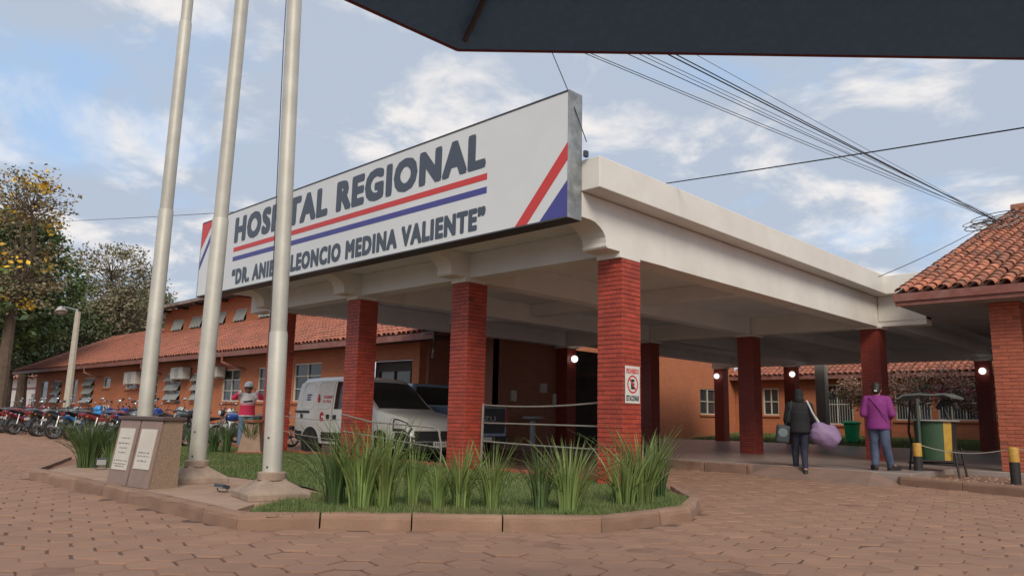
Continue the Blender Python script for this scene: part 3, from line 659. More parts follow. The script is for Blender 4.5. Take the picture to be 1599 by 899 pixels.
b3=at(423,764,2,.2); b2=at(306,741,2,.2)
b1=Vector((b2.x*2-b3.x-.9,b2.y*2-b3.y,.2))
flagpole('nearest and thickest silver flagpole in front of the sign',b3,lean(b3,0,(423,745),(459,0)),.099,[1.55,5.6],.32,True)
flagpole('middle silver flagpole with its base behind the plaques',b2,lean(b2,0,(307,730),(378,0)),.105,[3.2,6.5],.32)
P=at(221,700,1,b2.y+.35); b1=Vector((P.x,P.y,.2))
flagpole('leftmost silver flagpole rising behind the two plaques',b1,lean(b1,0,(226,655),(294,0)),.115,[3.9,7.2],.32)
# monument with two plaques
M_stone = mat('polished_stone',(.23,.155,.125),.45,.12,8,dirt=(.30,.21,.17),dscale=3,damt=.4)
M_gran = mat('granite',(.27,.185,.125),.7,.45,75,bump=.4,bscale=80)
M_cap = mat('stone_cap',(.10,.065,.055),.5,.2,9)
M_plq = mat('plaque_marble',(.56,.52,.45),.35,.06,5,dirt=(.42,.36,.30),dscale=4,damt=.5); M_ink = mat('engraving',(.10,.085,.075),.6,.2,30)
mon=thing('plaque_monument','brown stone monument with two pale plaques and rough granite side','monument',(-9.3,3.6,.115))
A0=at(163,755,2,.118); A1=at(230,764,2,.118); A2=at(284,764,2,.118)
ux=(Vector((A1.x,A1.y,0))-Vector((A0.x,A0.y,0))); Wm=ux.length; ux.normalize(); uy=Vector((-ux.y,ux.x,0))
Dm=.36; Hm=.76; back=.11
FM=Matrix(((ux.x,uy.x,0,A0.x),(ux.y,uy.y,0,A0.y),(0,0,1,.116),(0,0,0,1)))
def monp(b,prof,x0,x1):
    vs=[FM@Vector((x,y,z)) for x in(x0,x1) for y,z in prof]; n=len(prof)
    b.add(vs,[tuple(range(n-1,-1,-1)),tuple(range(n,2*n))]+[(i,(i+1)%n,n+(i+1)%n,n+i) for i in range(n)])
q=MB(); monp(q,[(.035,0),(back+.035,Hm),(Dm,Hm),(Dm,0)],.03,Wm-.012); q.build('core',M_gran,mon)
q=MB(); monp(q,[(.03,0),(back+.03,Hm),(Dm,Hm),(Dm,0)],Wm-.011,Wm); q.build('granite_side',M_gran,mon)
q=MB(); monp(q,[(.03,0),(back+.03,Hm),(Dm,Hm),(Dm,0)],0,.029); q.build('granite_side',M_gran,mon)
nv=Vector((0,-Hm,back)).normalized()
def slab(name,x0,x1,s0,s1,o0,o1,m,par):
    def pt(x,s,o): 
        p=Vector((x,.03+back*s,Hm*s))+Vector((0,-Hm,back)).normalized()*o; return FM@p
    vs=[pt(x,s,o) for o in(o0,o1) for x,s in((x0,s0),(x1,s0),(x1,s1),(x0,s1))]
    return MB().add(vs,[(0,1,2,3),(4,5,6,7),(0,1,5,4),(1,2,6,5),(2,3,7,6),(3,0,4,7)]).build(name,m,par)
wp=Wm/2
for i in range(2):
    sl=slab('stone_panel',wp*i+.012+.004*i,wp*(i+1)-.014,.005,.985,0,.022,M_stone,mon)
    pq=slab('plaque',wp*i+.065,wp*(i+1)-.075,.23 if i==0 else .27,.86,.0225,.032,M_plq,sl)
    pr=random.Random(4+i)
    for s in ((.70,.62,.55,.48,.36,.31,.275) if i==0 else (.50,.45,.38)):
        x=wp*i+.085; xe=wp*(i+1)-.095; n=0; mk=MB()
        c=(x+xe)/2; hw2=(xe-x)/2*pr.uniform(.6,1)
        x=c-hw2
        while x<c+hw2-.012:
            w=pr.uniform(.008,.03); s1=s+pr.uniform(.012,.02)
            def pt(X,S): return FM@(Vector((X,.03+back*S,Hm*S))+Vector((0,-Hm,back)).normalized()*.0328)
            mk.add([pt(x,s),pt(x+w,s),pt(x+w,s1),pt(x,s1)],[(0,1,2,3)]); x+=w+pr.uniform(.006,.022)
        o=mk.build('engraved_line',M_ink,pq); o['kind']='stuff'
q=MB(); monp(q,[(back-.015,Hm+.001),(back-.015,Hm+.04),(Dm+.03,Hm+.04),(Dm+.03,Hm+.001)],-.03,Wm+.03); q.build('cap_stone',M_cap,mon,bevel=.005)
# small floodlights on the slab
M_lens=mat('flood_lens',(.62,.66,.66),.15,.05,5)
def flood(label,p,rz,up=.16,tl=35):
    t=thing('floodlight',label,'floodlight',(p[0],p[1],.118),'floodlights on the concrete apron',rz)
    t.scale=(.72,.72,.72); Mx=Matrix.Translation((0,0,up))@Matrix.Rotation(R(tl),4,'X')
    q=MB(); q.cbox((0,0,0),(.20,.05,.15),Mx); q.build('housing',M_dark,t,bevel=.01,local=True)
    q=MB(); q.cbox((0,-.028,0),(.17,.006,.12),Mx); q.build('lens',M_lens,t,local=True)
    MB().path([(-.11,.0,up),(-.11,.01,.03),(-.06,.01,.008),(.06,.01,.008),(.11,.01,.03),(.11,0,up)],.009,6).build('bracket',M_dark,t,local=True)
flood('small floodlight left of the plaque monument',at(157,733,2,.118),R(75)); flood('small dark floodlight lying before the nearest flagpole base',at(346,768,2,.118),R(15),.09,75)
# strap-leaved clumps
M_leaf = mat('strap_leaf',(.15,.22,.06),.5,.25,5,island=.35,dirt=(.24,.23,.08),dscale=3,damt=.45)
M_leafd = mat('strap_leaf_dark',(.065,.115,.035),.5,.25,5,island=.35,dirt=(.15,.16,.06),dscale=3,damt=.4)
def clump(label,p,h,n,sp,m,seed,stray=.15):
    r=random.Random(seed); b=MB(); x0,y0=p[0],p[1]
    for i in range(n):
        a=r.uniform(0,6.283); rr=r.uniform(0,.10)*sp/.3; L=h*r.uniform(.62,1.12); bend=r.uniform(.04,.34)*sp/.3; droop=0
        if r.random()<stray: bend*=2.0; droop=r.uniform(.1,.5)
        w=r.uniform(.006,.0125); tw=r.gauss(0,.5); segs=6; dx,dy=math.cos(a),math.sin(a); px,py=-math.sin(a+tw),math.cos(a+tw)
        vs=[]
        for s in range(segs+1):
            t=s/segs; o=rr+bend*t**2*L/.7; z=L*(t-droop*t**3*.6); ww=w*(1-t**3)*(.75+.5*t*(1-t)*2)
            cx,cy=x0+dx*o,y0+dy*o; vs+=[(cx-px*ww,cy-py*ww,.10+z+.002),(cx+dx*ww*.35,cy+dy*ww*.35,.10+z-.003),(cx+px*ww,cy+py*ww,.10+z+.002)]
        fs=[]
        for s in range(segs):
            k=s*3; fs+=[(k,k+1,k+4,k+3),(k+1,k+2,k+5,k+4)]
        b.add(vs,fs)
    t=thing('strap_leaf_clump',label,'plant',(x0,y0,.10),'strap-leaved clumps on the island')
    b.build('foliage',m,t,smooth='full',clean=False); return t
CL=[((522,793),.72,95,.27,1,'dark strap-leaved clump at the left end of the front row'),((562,797),.80,120,.34,0,'tallest strap-leaved clump in the front row, second from its left end'),((600,796),.80,110,.30,0,'strap-leaved clump in front of the van door column'),((643,793),.60,70,.18,0,'narrow strap-leaved clump before the van headlight'),((683,797),.48,60,.20,0,'small low strap-leaved clump before the van number plate'),((718,797),.62,95,.30,0,'strap-leaved clump in front of the second brick column'),((768,798),.66,80,.26,0,'thin strap-leaved clump right of the second brick column'),((843,800),.60,75,.22,1,'dark narrow strap-leaved clump in the gap left of the no parking column'),((888,802),.68,90,.38,0,'wide spreading strap-leaved clump left of the no parking column'),((975,792),.62,80,.34,0,'strap-leaved clump at the foot of the no parking column'),((1003,789),.78,130,.34,0,'dense tall strap-leaved clump at the right end of the front row'),((1030,780),.74,70,.22,1,'dark upright clump behind the right end of the front row')]
for i,(px,h,n,sp,dk,l) in enumerate(CL): clump(l,at(*px,2,.10),h,n,sp,M_leafd if dk else M_leaf,20+i)
clump('broad dark grassy clump left of the plaque monument',at(136,731,2,.10),.70,300,.42,M_leafd,50,.12); clump('second dark clump hard against the plaque monument',at(172,731,2,.10),.62,130,.3,M_leafd,51)
for i,(px,h,n,sp,l) in enumerate([((302,709),.62,110,.3,'dark clump between monument and middle flagpole'),((332,707),.60,100,.26,'clump right of the middle flagpole, left one of a pair'),((352,708),.66,90,.26,'clump right of the middle flagpole, right one of a pair'),((391,708),.78,150,.30,'dark clump in front of the helmeted man')]): clump(l,at(*px,2,.10),h,n,sp,M_leafd,60+i,.08)
# pale planter pedestal in front of the man
pp=at(384,709,2,.105); pt=thing('planter_pedestal','pale tapered concrete pedestal with terracotta rim behind the clump','pedestal',(pp.x-.35,pp.y+.3,.1))
q=MB(); q.lathe([(.36,0),(.34,.06),(.21,.62),(.20,.66)],4,Matrix.Translation(pt.location)@Matrix.Rotation(.1,4,'Z')); q.build('shaft',M_conc,pt,bevel=.01)
q=MB(); q.lathe([(.19,.655),(.21,.67),(.215,.71),(.19,.72)],14,Matrix.Translation(pt.location)); q.build('rim',M_terra,pt,smooth=True)
q=MB(); q.lathe([(.40,-.02),(.40,.045),(.36,.05)],4,Matrix.Translation(pt.location)@Matrix.Rotation(.1,4,'Z')); q.build('foot',M_terra,pt)
# no-parking sign on the front column
ns=thing('no_parking_sign','white no parking sign fixed to the front brick column','sign',(XK[0]+.003,8.94,1.5))
M_ww=mat('sign_white',(.66,.66,.62),.5,.05,9,dirt=(.5,.47,.42),dscale=8,damt=.4); M_blk=mat('sign_black',(.02,.02,.022),.5)
NX=XK[0]+.0035
MB().box((NX,8.765,1.235),(NX+.006,9.115,1.755)).build('board',M_ww,ns)
FX=frameX(NX+.006)
text_mesh('PROHIBIDO',8.79,9.09,1.645,1.72,FX,M_sred,'lettering',ns,.002); text_mesh('ESTACIONAR',8.79,9.09,1.265,1.345,FX,M_blk,'lettering',ns,.002); text_mesh('E',8.90,8.985,1.43,1.57,FX,M_blk,'letter_e',ns,.002,bold=.04)
ring=MB(); n=36
for k in range(n):
    a0,a1=2*math.pi*k/n,2*math.pi*(k+1)/n
    P=lambda a,r:FX@Vector((8.94+math.cos(a)*r,1.50+math.sin(a)*r,.0028)); ring.add([P(a0,.105),P(a1,.105),P(a1,.128),P(a0,.128)],[(0,1,2,3)])
u=Vector((math.cos(R(-45)),math.sin(R(-45)))); v=Vector((-u.y,u.x)); P=lambda a,b2:FX@Vector((8.94+u.x*a+v.x*b2,1.50+u.y*a+v.y*b2,.0032))
ring.add([P(-.108,-.011),P(.108,-.011),P(.108,.011),P(-.108,.011)],[(0,1,2,3)]); ring.build('prohibition_ring',M_sred,ns)
# rails and ropes between the front columns
M_rail=mat('rail_metal',(.32,.29,.25),.45,.2,9,metal=.4)
def rail(label,parts,name='rope_rail'):
    t=thing(name,label,'rail',parts[0][1][0],'rails between the front columns')
    for nm,pts,r in parts: MB().path(pts,r,6).build(nm,M_rail,t,smooth=True)
def sag(a,b,s,n=8): return [Vector(a)+(Vector(b)-Vector(a))*(i/n)-Vector((0,0,s*4*(i/n)*(1-i/n))) for i in range(n+1)]
xa,xb=XK[1]+.12,XK[0]-CW
rail('metal post with three horizontal bars between the two right-hand columns',[('post',[(xa,9.0,.1),(xa+.02,9.0,1.22)],.022),('bar',sag((xa+.02,9.0,1.2),(xb,9.0,1.26),.05),.014),('bar',[(xa+.02,9.0,.90),(xb,9.0,.90)],.014),('bar',sag((xa,9.0,.60),(xb,9.0,.57),.01),.014)])
xa,xb=XK[2]-.2,XK[1]-CW
rail('sagging metal bars between van door column and second column',[('bar',[(xa-.1,8.62,.99),(xa+.9,8.62,.86),(xb-.25,8.62,.80),(xb-.1,8.62,.76),(xb-.02,8.62,.5),(xb-.02,8.62,.12)],.016),('bar',[(xa,8.62,.66),(xb-.04,8.62,.46)],.013),('post',[(xa+1.0,8.62,.85),(xa+1.0,8.62,.1)],.012)])
xa,xb=XK[3]-CW,XK[2]-CW
rail('thin dark ropes running from the left column past the van wheel',[('rope',sag((xa+.3,8.68,1.0),(xb,8.68,.88),.06),.009),('rope',sag((xa+.3,8.68,.68),(xb,8.68,.48),.04),.009)])
# ================================================================== right side: bollards, litter bin, wheelie bin
M_yel=mat('bollard_yellow',(.52,.29,.045),.6,.2,9,dirt=(.25,.15,.05),dscale=6,damt=.5); M_bblk=mat('bollard_black',(.022,.02,.02),.6,.3,9)
for px,l in (((1435,743),'black and yellow striped bollard in front of the litter bin'),((1587,756),'black and yellow striped bollard in front of the brick pillar')):
    p=at(*px,2,.10); t=thing('bollard',l,'bollard',(p.x,p.y,.10),'striped bollards on the bed')
    MB().lathe([(.078,0),(.078,.36)],14,Matrix.Translation(p)).build('black_band',M_bblk,t,smooth=True); MB().lathe([(.079,.361),(.079,.58),(.07,.60)],14,Matrix.Translation(p)).build('yellow_band',M_yel,t,smooth=True)
    if l.endswith('bin'): pA=p
    else: pB=p
rp=thing('bollard_rope','thin pale rope slung between the two striped bollards','rope',(pA.x,pA.y,.1)); 
MB().path(sag((pA.x+.07,pA.y,.66),(pB.x-.07,pB.y,.66),.10,14),.009,6).build('rope_strand',mat('rope',(.42,.38,.31),.9),rp,smooth=True)
MB().path(sag((pB.x+.07,pB.y,.67),(pB.x+2.2,pB.y-.6,.67),.08,10),.009,6).build('rope_strand',MATS['rope'],rp,smooth=True)
M_bgreen=mat('bin_green',(.028,.075,.035),.55,.2,9,dirt=(.06,.06,.04),dscale=5,damt=.5); M_bst=mat('bin_stripe',(.45,.27,.04),.6,.2,9)
c=at(1462,700,1,16.0); bx0,by0=c.x,16.0
lbn=thing('litter_bin','green and yellow drum litter bin with roofed steel frame on the bed','litter bin',(bx0,by0,.10))
Rr=.36; n=40; zb,zt=.40,1.10
for nm,a0,a1,m in (('green_side',-160,-52,M_bgreen),('yellow_stripe',-52,-26,M_bst),('black_side',-26,75,M_bblk),('rear_side',75,200,M_bgreen)):
    q=MB(); k=max(3,int((a1-a0)/7)); vs=[]
    for rr in (Rr,Rr-.012):
        for z in (zb,zt):
            for i in range(k+1):
                a=R(a0+(a1-a0)*i/k); f=1 if z==zt else .93; vs.append((bx0+rr*f*math.cos(a),by0+rr*f*math.sin(a),z))
    m1=k+1; fs=[]
    for i in range(k): fs+=[(i,i+1,m1+i+1,m1+i),(2*m1+i,2*m1+i+1,3*m1+i+1,3*m1+i),(m1+i,m1+i+1,3*m1+i+1,3*m1+i)]
    q.add(vs,fs); q.build(nm,m,lbn,smooth=True)
q=MB(); q.lathe([(Rr*.93,zb-.0),(Rr*.93,zb+.02)],24,Matrix.Translation((bx0,by0,0))); q.build('drum_floor',M_bblk,lbn)
q=MB(); q.lathe([(Rr+.05,1.101),(Rr+.06,1.115),(Rr+.05,1.13),(Rr-.05,1.13)],26,Matrix.Translation((bx0,by0,0)),cap=False); q.build('rim',mat('bin_rim',(.26,.26,.24),.6,.2,9),lbn,smooth=True)
for sx,sy in ((-1,-1),(1,-1),(1,1),(-1,1)):
    MB().path([(bx0+sx*.42,by0+sy*.25,.09),(bx0+sx*.36,by0+sy*.22,.62)],.02,6).build('frame_leg',M_bblk,lbn)
MB().path([(bx0-.42,by0-.25,.33),(bx0+.38,by0-.25,.33)],.02,6).build('frame_bar',M_bblk,lbn); MB().path([(bx0-.4,by0+.24,.33),(bx0+.38,by0+.24,.33)],.02,6).build('frame_bar',M_bblk,lbn)
MB().path([(bx0-.16,by0-.40,.10),(bx0-.16,by0-.40,1.52)],.03,8).build('front_post',mat('post_green',(.055,.075,.06),.5),lbn,smooth=True)
MB().path([(bx0-.42,by0+.1,.55),(bx0-.5,by0+.12,.9),(bx0-.47,by0+.1,1.15),(bx0-.42,by0+.06,1.50)],.022,6).build('side_post',M_bblk,lbn,smooth=True)
MB().path([(bx0+.28,by0-.05,1.11),(bx0+.20,by0-.05,1.32),(bx0+.24,by0-.05,1.52)],.03,6).build('rear_post',M_bblk,lbn,smooth=True)
q=MB(); pr=[(-.50,1.53),(-.40,1.60),(-.1,1.62),(.12,1.60),(.30,1.62),(.45,1.55),(.45,1.52),(.30,1.585),(.12,1.57),(-.1,1.585),(-.40,1.565),(-.5,1.50)]
q.prism([(bx0+a,z) for a,z in pr],1,by0-.42,by0+.30); q.build('roof_cover',mat('bin_roof',(.13,.14,.135),.6,.2,8),lbn,smooth=True)
q=MB(); 
for k in range(9):
    a=R(20+k*17); q.ball((bx0+.25+.16*math.cos(a),by0-.05,1.30+.17*math.sin(a)),(.05,.04,.05),7)
q.build('hood_arch',M_bblk,lbn,smooth=True)
p=at(1331,694,2,.17); p=Vector((at(1331,680,1,32.6).x,32.6,.17+.087)); M_wg=mat('wheelie_green',(.02,.42,.17),.45,.1,5)
wb=thing('wheelie_bin','bright green wheelie bin on the courtyard grass','bin',(p.x,p.y,p.z))
q=MB(); q.lathe([(.27,.06),(.36,.80)],4,Matrix.Translation((p.x,p.y,p.z))@Matrix.Rotation(R(45),4,'Z')); q.build('bin_body',M_wg,wb,bevel=.03)
q=MB(); q.lathe([(.40,.80),(.41,.84),(.36,.89),(.2,.91)],4,Matrix.Translation((p.x,p.y,p.z))@Matrix.Rotation(R(45),4,'Z')); q.build('lid',M_wg,wb,bevel=.015)
for s in (-1,1): q=MB(); q.lathe([(.08,-.03),(.08,.03)],12,Matrix.Translation((p.x+s*.17,p.y+.2,p.z+.08))@Matrix.Rotation(R(90),4,'Y')); q.build('wheel',M_bblk,wb,smooth=True)
# small pedestal table and fittings in the shade
p=at(820,684,2,PZ); p=Vector((-15.6,17.0,PZ)); t=thing('pedestal_basin','small grey pedestal basin before the shaded brick wall','basin',(p.x,p.y,PZ)); M_gr=mat('basin_grey',(.34,.36,.36),.5)
MB().lathe([(.10,0),(.085,.06),(.085,.72)],14,Matrix.Translation(p)).build('stem',M_gr,t,smooth=True); MB().lathe([(.10,.72),(.30,.78),(.32,.84),(.28,.84)],18,Matrix.Translation(p)).build('bowl',M_gr,t,smooth=True)
def wallbox(name,label,cat,y,z,w,h,dp=.10):
    t=tag(MB().box((-16.499,y-w/2,z-h/2),(-16.499+dp,y+w/2,z+h/2)).build(name,mat('box_white',(.50,.49,.45),.5),bevel=.015),label,cat)
wallbox('soap_dispenser','small white dispenser on the shaded brick wall','dispenser',17.03,1.66,.20,.34); wallbox('meter_box','grey square box on the shaded brick wall','box',18.4,1.95,.28,.30); wallbox('paper_dispenser','narrow white dispenser beside the dark column','dispenser',18.95,1.62,.12,.34)
# globe lamps on the rear columns
M_globe=mat('globe_glass',(.95,.95,.92),.3,.0,1,emit=.9)
for (px,py,xk,yk,l) in ((1119,587,XR3[3],Y3,'lit globe lamp on the far column by the orange wall'),(1237,584,XR3[2],Y3,'lit globe lamp on the far column behind the walker'),(1534,579,XR3[0],Y3,'lit globe lamp on the dark column near the right pillar'),(898,562,XK[3],Y2,'lit globe lamp on the column in the shaded entrance')):
    P=at(px,py,1,yk-.14) if yk==Y3 else Vector((xk+.14,Y2+.2,2.93))
    t=thing('globe_lamp',l,'lamp',P,'globe lamps on the porch columns'); d2=Vector((0,1,0)) if yk==Y3 else Vector((-1,0,0))
    MB().ball(P,.115,14).build('globe',M_globe,t,smooth=True); MB().path([P+d2*.10,P+d2*.139],[.05,.06],10).build('mount',M_dark,t)
# air conditioners on the left building
def aircon(label,p0,p1,y0,y1):
    a=at(p0,y0,1,YW-.35); c=at(p1,y1,1,YW-.35); x0,x1,z1,z0=a.x,c.x,a.z,c.z
    t=thing('air_conditioner',label,'air conditioner',((x0+x1)/2,YW-.2,z0),'air conditioners on the left building'); m=mat('aircon_case',(.50,.48,.43),.55,.1,6,dirt=(.32,.28,.24),dscale=4,damt=.5)
    MB().box((x0,YW-.45,z0),(x1,YW-.06,z1)).build('case',m,t,bevel=.015); MB().lathe([((z1-z0)*.40,0),((z1-z0)*.40,.006)],20,Matrix.Translation(((x0+x1)/2,YW-.458,(z0+z1)/2))@Matrix.Rotation(R(90),4,'X')).build('fan_grille',mat('fan_grille',(.34,.32,.29),.6),t)
    for x in (x0+.12,x1-.12): MB().box((x-.02,YW-.44,z0-.05),(x+.02,YW-.002,z0-.002)).build('bracket',m,t)
aircon('air conditioner on the brick wall left of the first flagpole',197,213,581,599); aircon('air conditioner under the eave between the flagpoles',270,287,574,591); aircon('air conditioner half hidden behind the middle flagpole',329,341,573,588)
# street lamp
a=at(105,630,1,12.0); t=thing('street_lamp','leaning pale concrete street lamp before the left building','street lamp',(a.x,12,0)); tp=at(122,487,1,12.0)
M_lp=mat('lamp_concrete',(.44,.40,.32),.85,.12,5)
B=a+(a-tp)*(a.z/(tp.z-a.z)); MB().path([B,tp],[.20,.13],8).build('post',M_lp,t,smooth=True)
h=at(94,484,1,12.0); MB().path([tp-Vector((0,0,.35)),tp+Vector((-.2,0,.12)),Vector((h.x+.55,12,h.z+.12)),Vector((h.x+.3,12,h.z+.06))],.045,8).build('arm',M_galv,t,smooth=True)
MB().lathe([(.06,.20),(.16,.12),(.30,-.10),(.32,-.14)],16,Matrix.Translation((h.x+.1,12,h.z))@Matrix.Rotation(R(-20),4,'Y')).build('lamp_shade',mat('lamp_shade',(.42,.41,.38),.5),t,smooth=True)
MB().ball((h.x+.06,12,h.z-.10),(.2,.2,.13),12).build('bulb',mat('lamp_bulb',(.6,.58,.52),.3),t,smooth=True)
# little notice board by the building
P=at(379/1.0*0+164,632,1,13.1); t=thing('notice_board','small white notice standing against the left building','notice',(P.x,13.1,.12)); MB().box((P.x-.5,13.1,.35),(P.x+.5,13.13,1.15)).build('board',M_ww,t); MB().box((P.x-.45,13.131,.12),(P.x-.40,13.16,.8)).build('leg',M_dark,t); MB().box((P.x+.40,13.131,.12),(P.x+.45,13.16,.8)).build('leg',M_dark,t)
# ================================================================== cables
M_cab=mat('cable_black',(.018,.018,.02),.6)
def cable(label,pts,r=.012,group=None,s=0):
    t=thing('overhead_cable',label,'cable',pts[0],group); a=[]
    for p,q in zip(pts[:-1],pts[1:]): a+=sag(p,q,s,10)
    MB().path(a,r,5).build('strand',M_cab,t,smooth=True)
E0=Vector((-4.95,25.2,6.92))
for i,(px,l) in enumerate(((931,'lowest pair cable of the fan running to the tiled roof, outer one'),(940,'lowest pair cable of the fan running to the tiled roof, inner one'),(984,'third cable from the left in the fan to the tiled roof'),(1001,'fourth cable from the left in the fan to the tiled roof'),(1013,'fifth cable from the left in the fan to the tiled roof'),(1045,'thick cable in the middle of the fan to the tiled roof'),(1057,'second thick cable in the middle of the fan to the tiled roof'),(1088,'rightmost thin cable of the fan to the tiled roof'))):
    e=E0+Vector((rnd.uniform(-.1,.1),rnd.uniform(-.3,.3),rnd.uniform(0,.12))); P=at(px,83,2,7.4); Sx=P+(P-e)*.7
    cable(l,[Sx,e],(.007,.007,.008,.006,.006,.013,.011,.005)[i],'fan of cables to the tiled roof',.10 if i<2 else .04)
A=at(1040,281,0,-6.2); Bq=at(1599,182,1,9.0); cable('single cable rising from the canopy parapet to the right',[A+Vector((-.1,0,-.05)),Bq+(Bq-A)*2.5],.009,None,.10)
A=at(0,347,1,22.0); Bq=at(345,329,1,22.0); cable('thin cable crossing the sky left of the sign',[A+(A-Bq)*.3,Bq+(Bq-A)*.3],.022,None,.25)
A=at(862,83,1,7.62); Bq=at(885,139,1,7.62); Cq=Vector((SX1+.012,7.6,5.2)); Dq=at(916,222,0,-6.25)
cable('thin twisted wire dropping past the corner of the sign',[A+(A-Bq)*1.2,Bq+Vector((0,0,.02)),Cq,Dq],.007)
t=thing('cable_coil','tangle of coiled cables on the edge of the tiled roof','cable',E0)
for k in range(7):
    r=rnd.uniform(.35,.75); cx=E0+Vector((rnd.uniform(-.3,.5),rnd.uniform(-1.4,.3),0)); pts=[]
    for i in range(15):
        a=2*math.pi*i/14*rnd.uniform(.97,1.0); y=cx.y+math.sin(a)*r*1.6; x=cx.x+math.cos(a)*r*.8; pts.append((x,y,GZ+(y-GY)*GS+.22+.05*k*.4))
    MB().path(pts,.013,5).build('loop',M_cab if k%3 else mat('cable_grey',(.25,.24,.22),.6),t,smooth=True)
P1=at(1470,386,0,-5.0); P0=at(1372,432,1,17.6); cable('drooping cable from the tiled roof down behind the parapet',[P0,E0+Vector((-.05,-1.2,-.35))],.009,None,.05)
A=Vector((-6.25,8.0,4.52)); t=thing('sign_spotlight','tiny dark lamp on the parapet behind the sign','lamp',A); q=at(915,224,0,-6.2); MB().cbox((q.x,q.y,4.55),(.05,.07,.09)).build('housing',M_dark,t,bevel=.01); MB().path([(q.x,q.y,4.5),(q.x,q.y,4.52)],.012,6).build('stem',M_dark,t)
# ================================================================== parasol over the camera
M_nav=mat('parasol_canvas',(.155,.32,.55),.85,.12,40,bump=.1,bscale=300); M_hem=mat('parasol_hem',(.22,.05,.035),.8)
pc=Vector((.49,.53,0)); RP=2.5; zr,zc=2.2,2.85
v0=math.atan2(1.55-.53,-1.79-.49)
ps=thing('parasol','dark navy octagonal parasol overhead at the top edge','parasol',(pc.x,pc.y,0))
q=MB(); ring=[(pc.x+RP*math.cos(v0+k*math.pi/4),pc.y+RP*math.sin(v0+k*math.pi/4)) for k in range(8)]
vs=[(x,y,zr) for x,y in ring]+[(pc.x,pc.y,zc)]+[(x,y,zr+.012) for x,y in ring]+[(pc.x,pc.y,zc+.012)]
q.add(vs,[(k,(k+1)%8,8) for k in range(8)]+[(9+k,9+(k+1)%8,17) for k in range(8)]+[(k,(k+1)%8,9+(k+1)%8,9+k) for k in range(8)]); q.build('canopy_canvas',M_nav,ps)
q=MB(); q.path([(x,y,zr+.006) for x,y in ring]+[(ring[0][0],ring[0][1],zr+.006)],.009,6); q.build('hem',M_hem,ps)
MB().path([(pc.x,pc.y,0),(pc.x,pc.y,zc+.08)],.025,10).build('pole',M_dark,ps,smooth=True)
MB().lathe([(.32,0),(.32,.07),(.05,.09)],18,Matrix.Translation(pc)).build('weight',M_base,ps)
for k in range(8): MB().path([(ring[k][0]*.97+pc.x*.03,ring[k][1]*.97+pc.y*.03,zr+.0),(pc.x,pc.y,zc-.03)],.010,5).build('rib',M_dark,ps)
# ================================================================== vehicles
def loftpt(st,x,t):
    'st: list of (x,[(y,z)...]); point on the half section at x, section parameter t in 0..1'
    i=0
    while i<len(st)-2 and st[i+1][0]<x: i+=1
    (xa,A),(xb,B)=st[i],st[i+1]; f=(x-xa)/(xb-xa); n=len(A)-1; k=min(int(t*n),n-1); g=t*n-k
    L=lambda S:(S[k][0]+(S[k+1][0]-S[k][0])*g,S[k][1]+(S[k+1][1]-S[k][1])*g)
    a,b2=L(A),L(B); return Vector((x,a[0]+(b2[0]-a[0])*f,a[1]+(b2[1]-a[1])*f))
def patch(st,side,x0,x1,tl,th,off=.005,nx=10,nt=5):
    b=MB(); vs=[]
    for i in range(nx+1):
        x=x0+(x1-x0)*i/nx; a=tl(x) if callable(tl) else tl; c=th(x) if callable(th) else th
        for j in range(nt+1):
            t=a+(c-a)*j/nt; p=loftpt(st,x,t); dx=loftpt(st,min(x+.02,st[-1][0]),t)-loftpt(st,max(x-.02,st[0][0]),t); dt=loftpt(st,x,min(t+.01,1))-loftpt(st,x,max(t-.01,0)); nr=dt.cross(dx)
            if nr.length>1e-9: nr.normalize()
            if nr.y<0 and p.y>.02 and abs(nr.y)>.2: nr=-nr
            if nr.z<0 and abs(nr.y)<=.2: nr=-nr
            p=p+nr*off; vs.append((p.x,p.y*side,p.z))
    m=nt+1; b.add(vs,[(i*m+j,i*m+j+1,(i+1)*m+j+1,(i+1)*m+j) for i in range(nx) for j in range(nt)]); return b
def sect(w,zb,zbelt,wr,zr): return [(w*.80,zb),(w*.97,zb+.05),(w,zb+.22),(w,.72 if .72<zbelt else zbelt-.02),(w*.985,zbelt),(wr+(w-wr)*.45,zbelt+(zr-zbelt)*.52),(wr,zr-(zr-zbelt)*.14),(wr*.86,zr-(zr-zbelt)*.03),(wr*.45,zr),(0,zr)]
M_vw=mat('van_paint',(.66,.66,.62),.28,.03,3,coat=.4,dirt=(.50,.45,.38),dscale=2,damt=.25); M_vb=mat('van_plastic',(.025,.025,.026),.55,.2,9)
M_vg=mat('car_glass',(.012,.015,.016),.06,.2,2,spec=.7); M_rim=mat('wheel_rim',(.36,.36,.36),.4,.15,9,metal=.6); M_tyre=mat('tyre',(.022,.021,.02),.85,.2,20,dirt=(.12,.08,.06),dscale=9,damt=.4)
M_hl=mat('headlight',(.55,.56,.53),.18,.55,22,coat=.8); M_redl=mat('tail_red',(.20,.010,.010),.25)
VS=[(0,sect(.76,.42,1.05,.62,1.62)),(.05,sect(.82,.34,1.06,.70,1.77)),(.25,sect(.84,.30,1.06,.735,1.83)),(1.0,sect(.845,.28,1.06,.75,1.85)),(1.8,sect(.845,.28,1.06,.75,1.85)),(2.2,sect(.845,.28,1.06,.74,1.82)),(2.42,sect(.845,.28,1.06,.73,1.76)),(2.72,sect(.845,.28,1.05,.735,1.56)),(3.02,sect(.845,.28,1.03,.76,1.29)),(3.26,sect(.845,.28,1.0,.79,1.11)),(3.6,sect(.84,.28,.95,.79,1.06)),(4.0,sect(.825,.28,.86,.75,.97)),(4.22,sect(.79,.28,.76,.70,.88)),(4.36,sect(.74,.30,.62,.66,.72)),(4.4,sect(.69,.34,.54,.58,.62))]
van=thing('delivery_van','white panel van with red logos parked under the canopy','van',(-16.55,10.42,0))
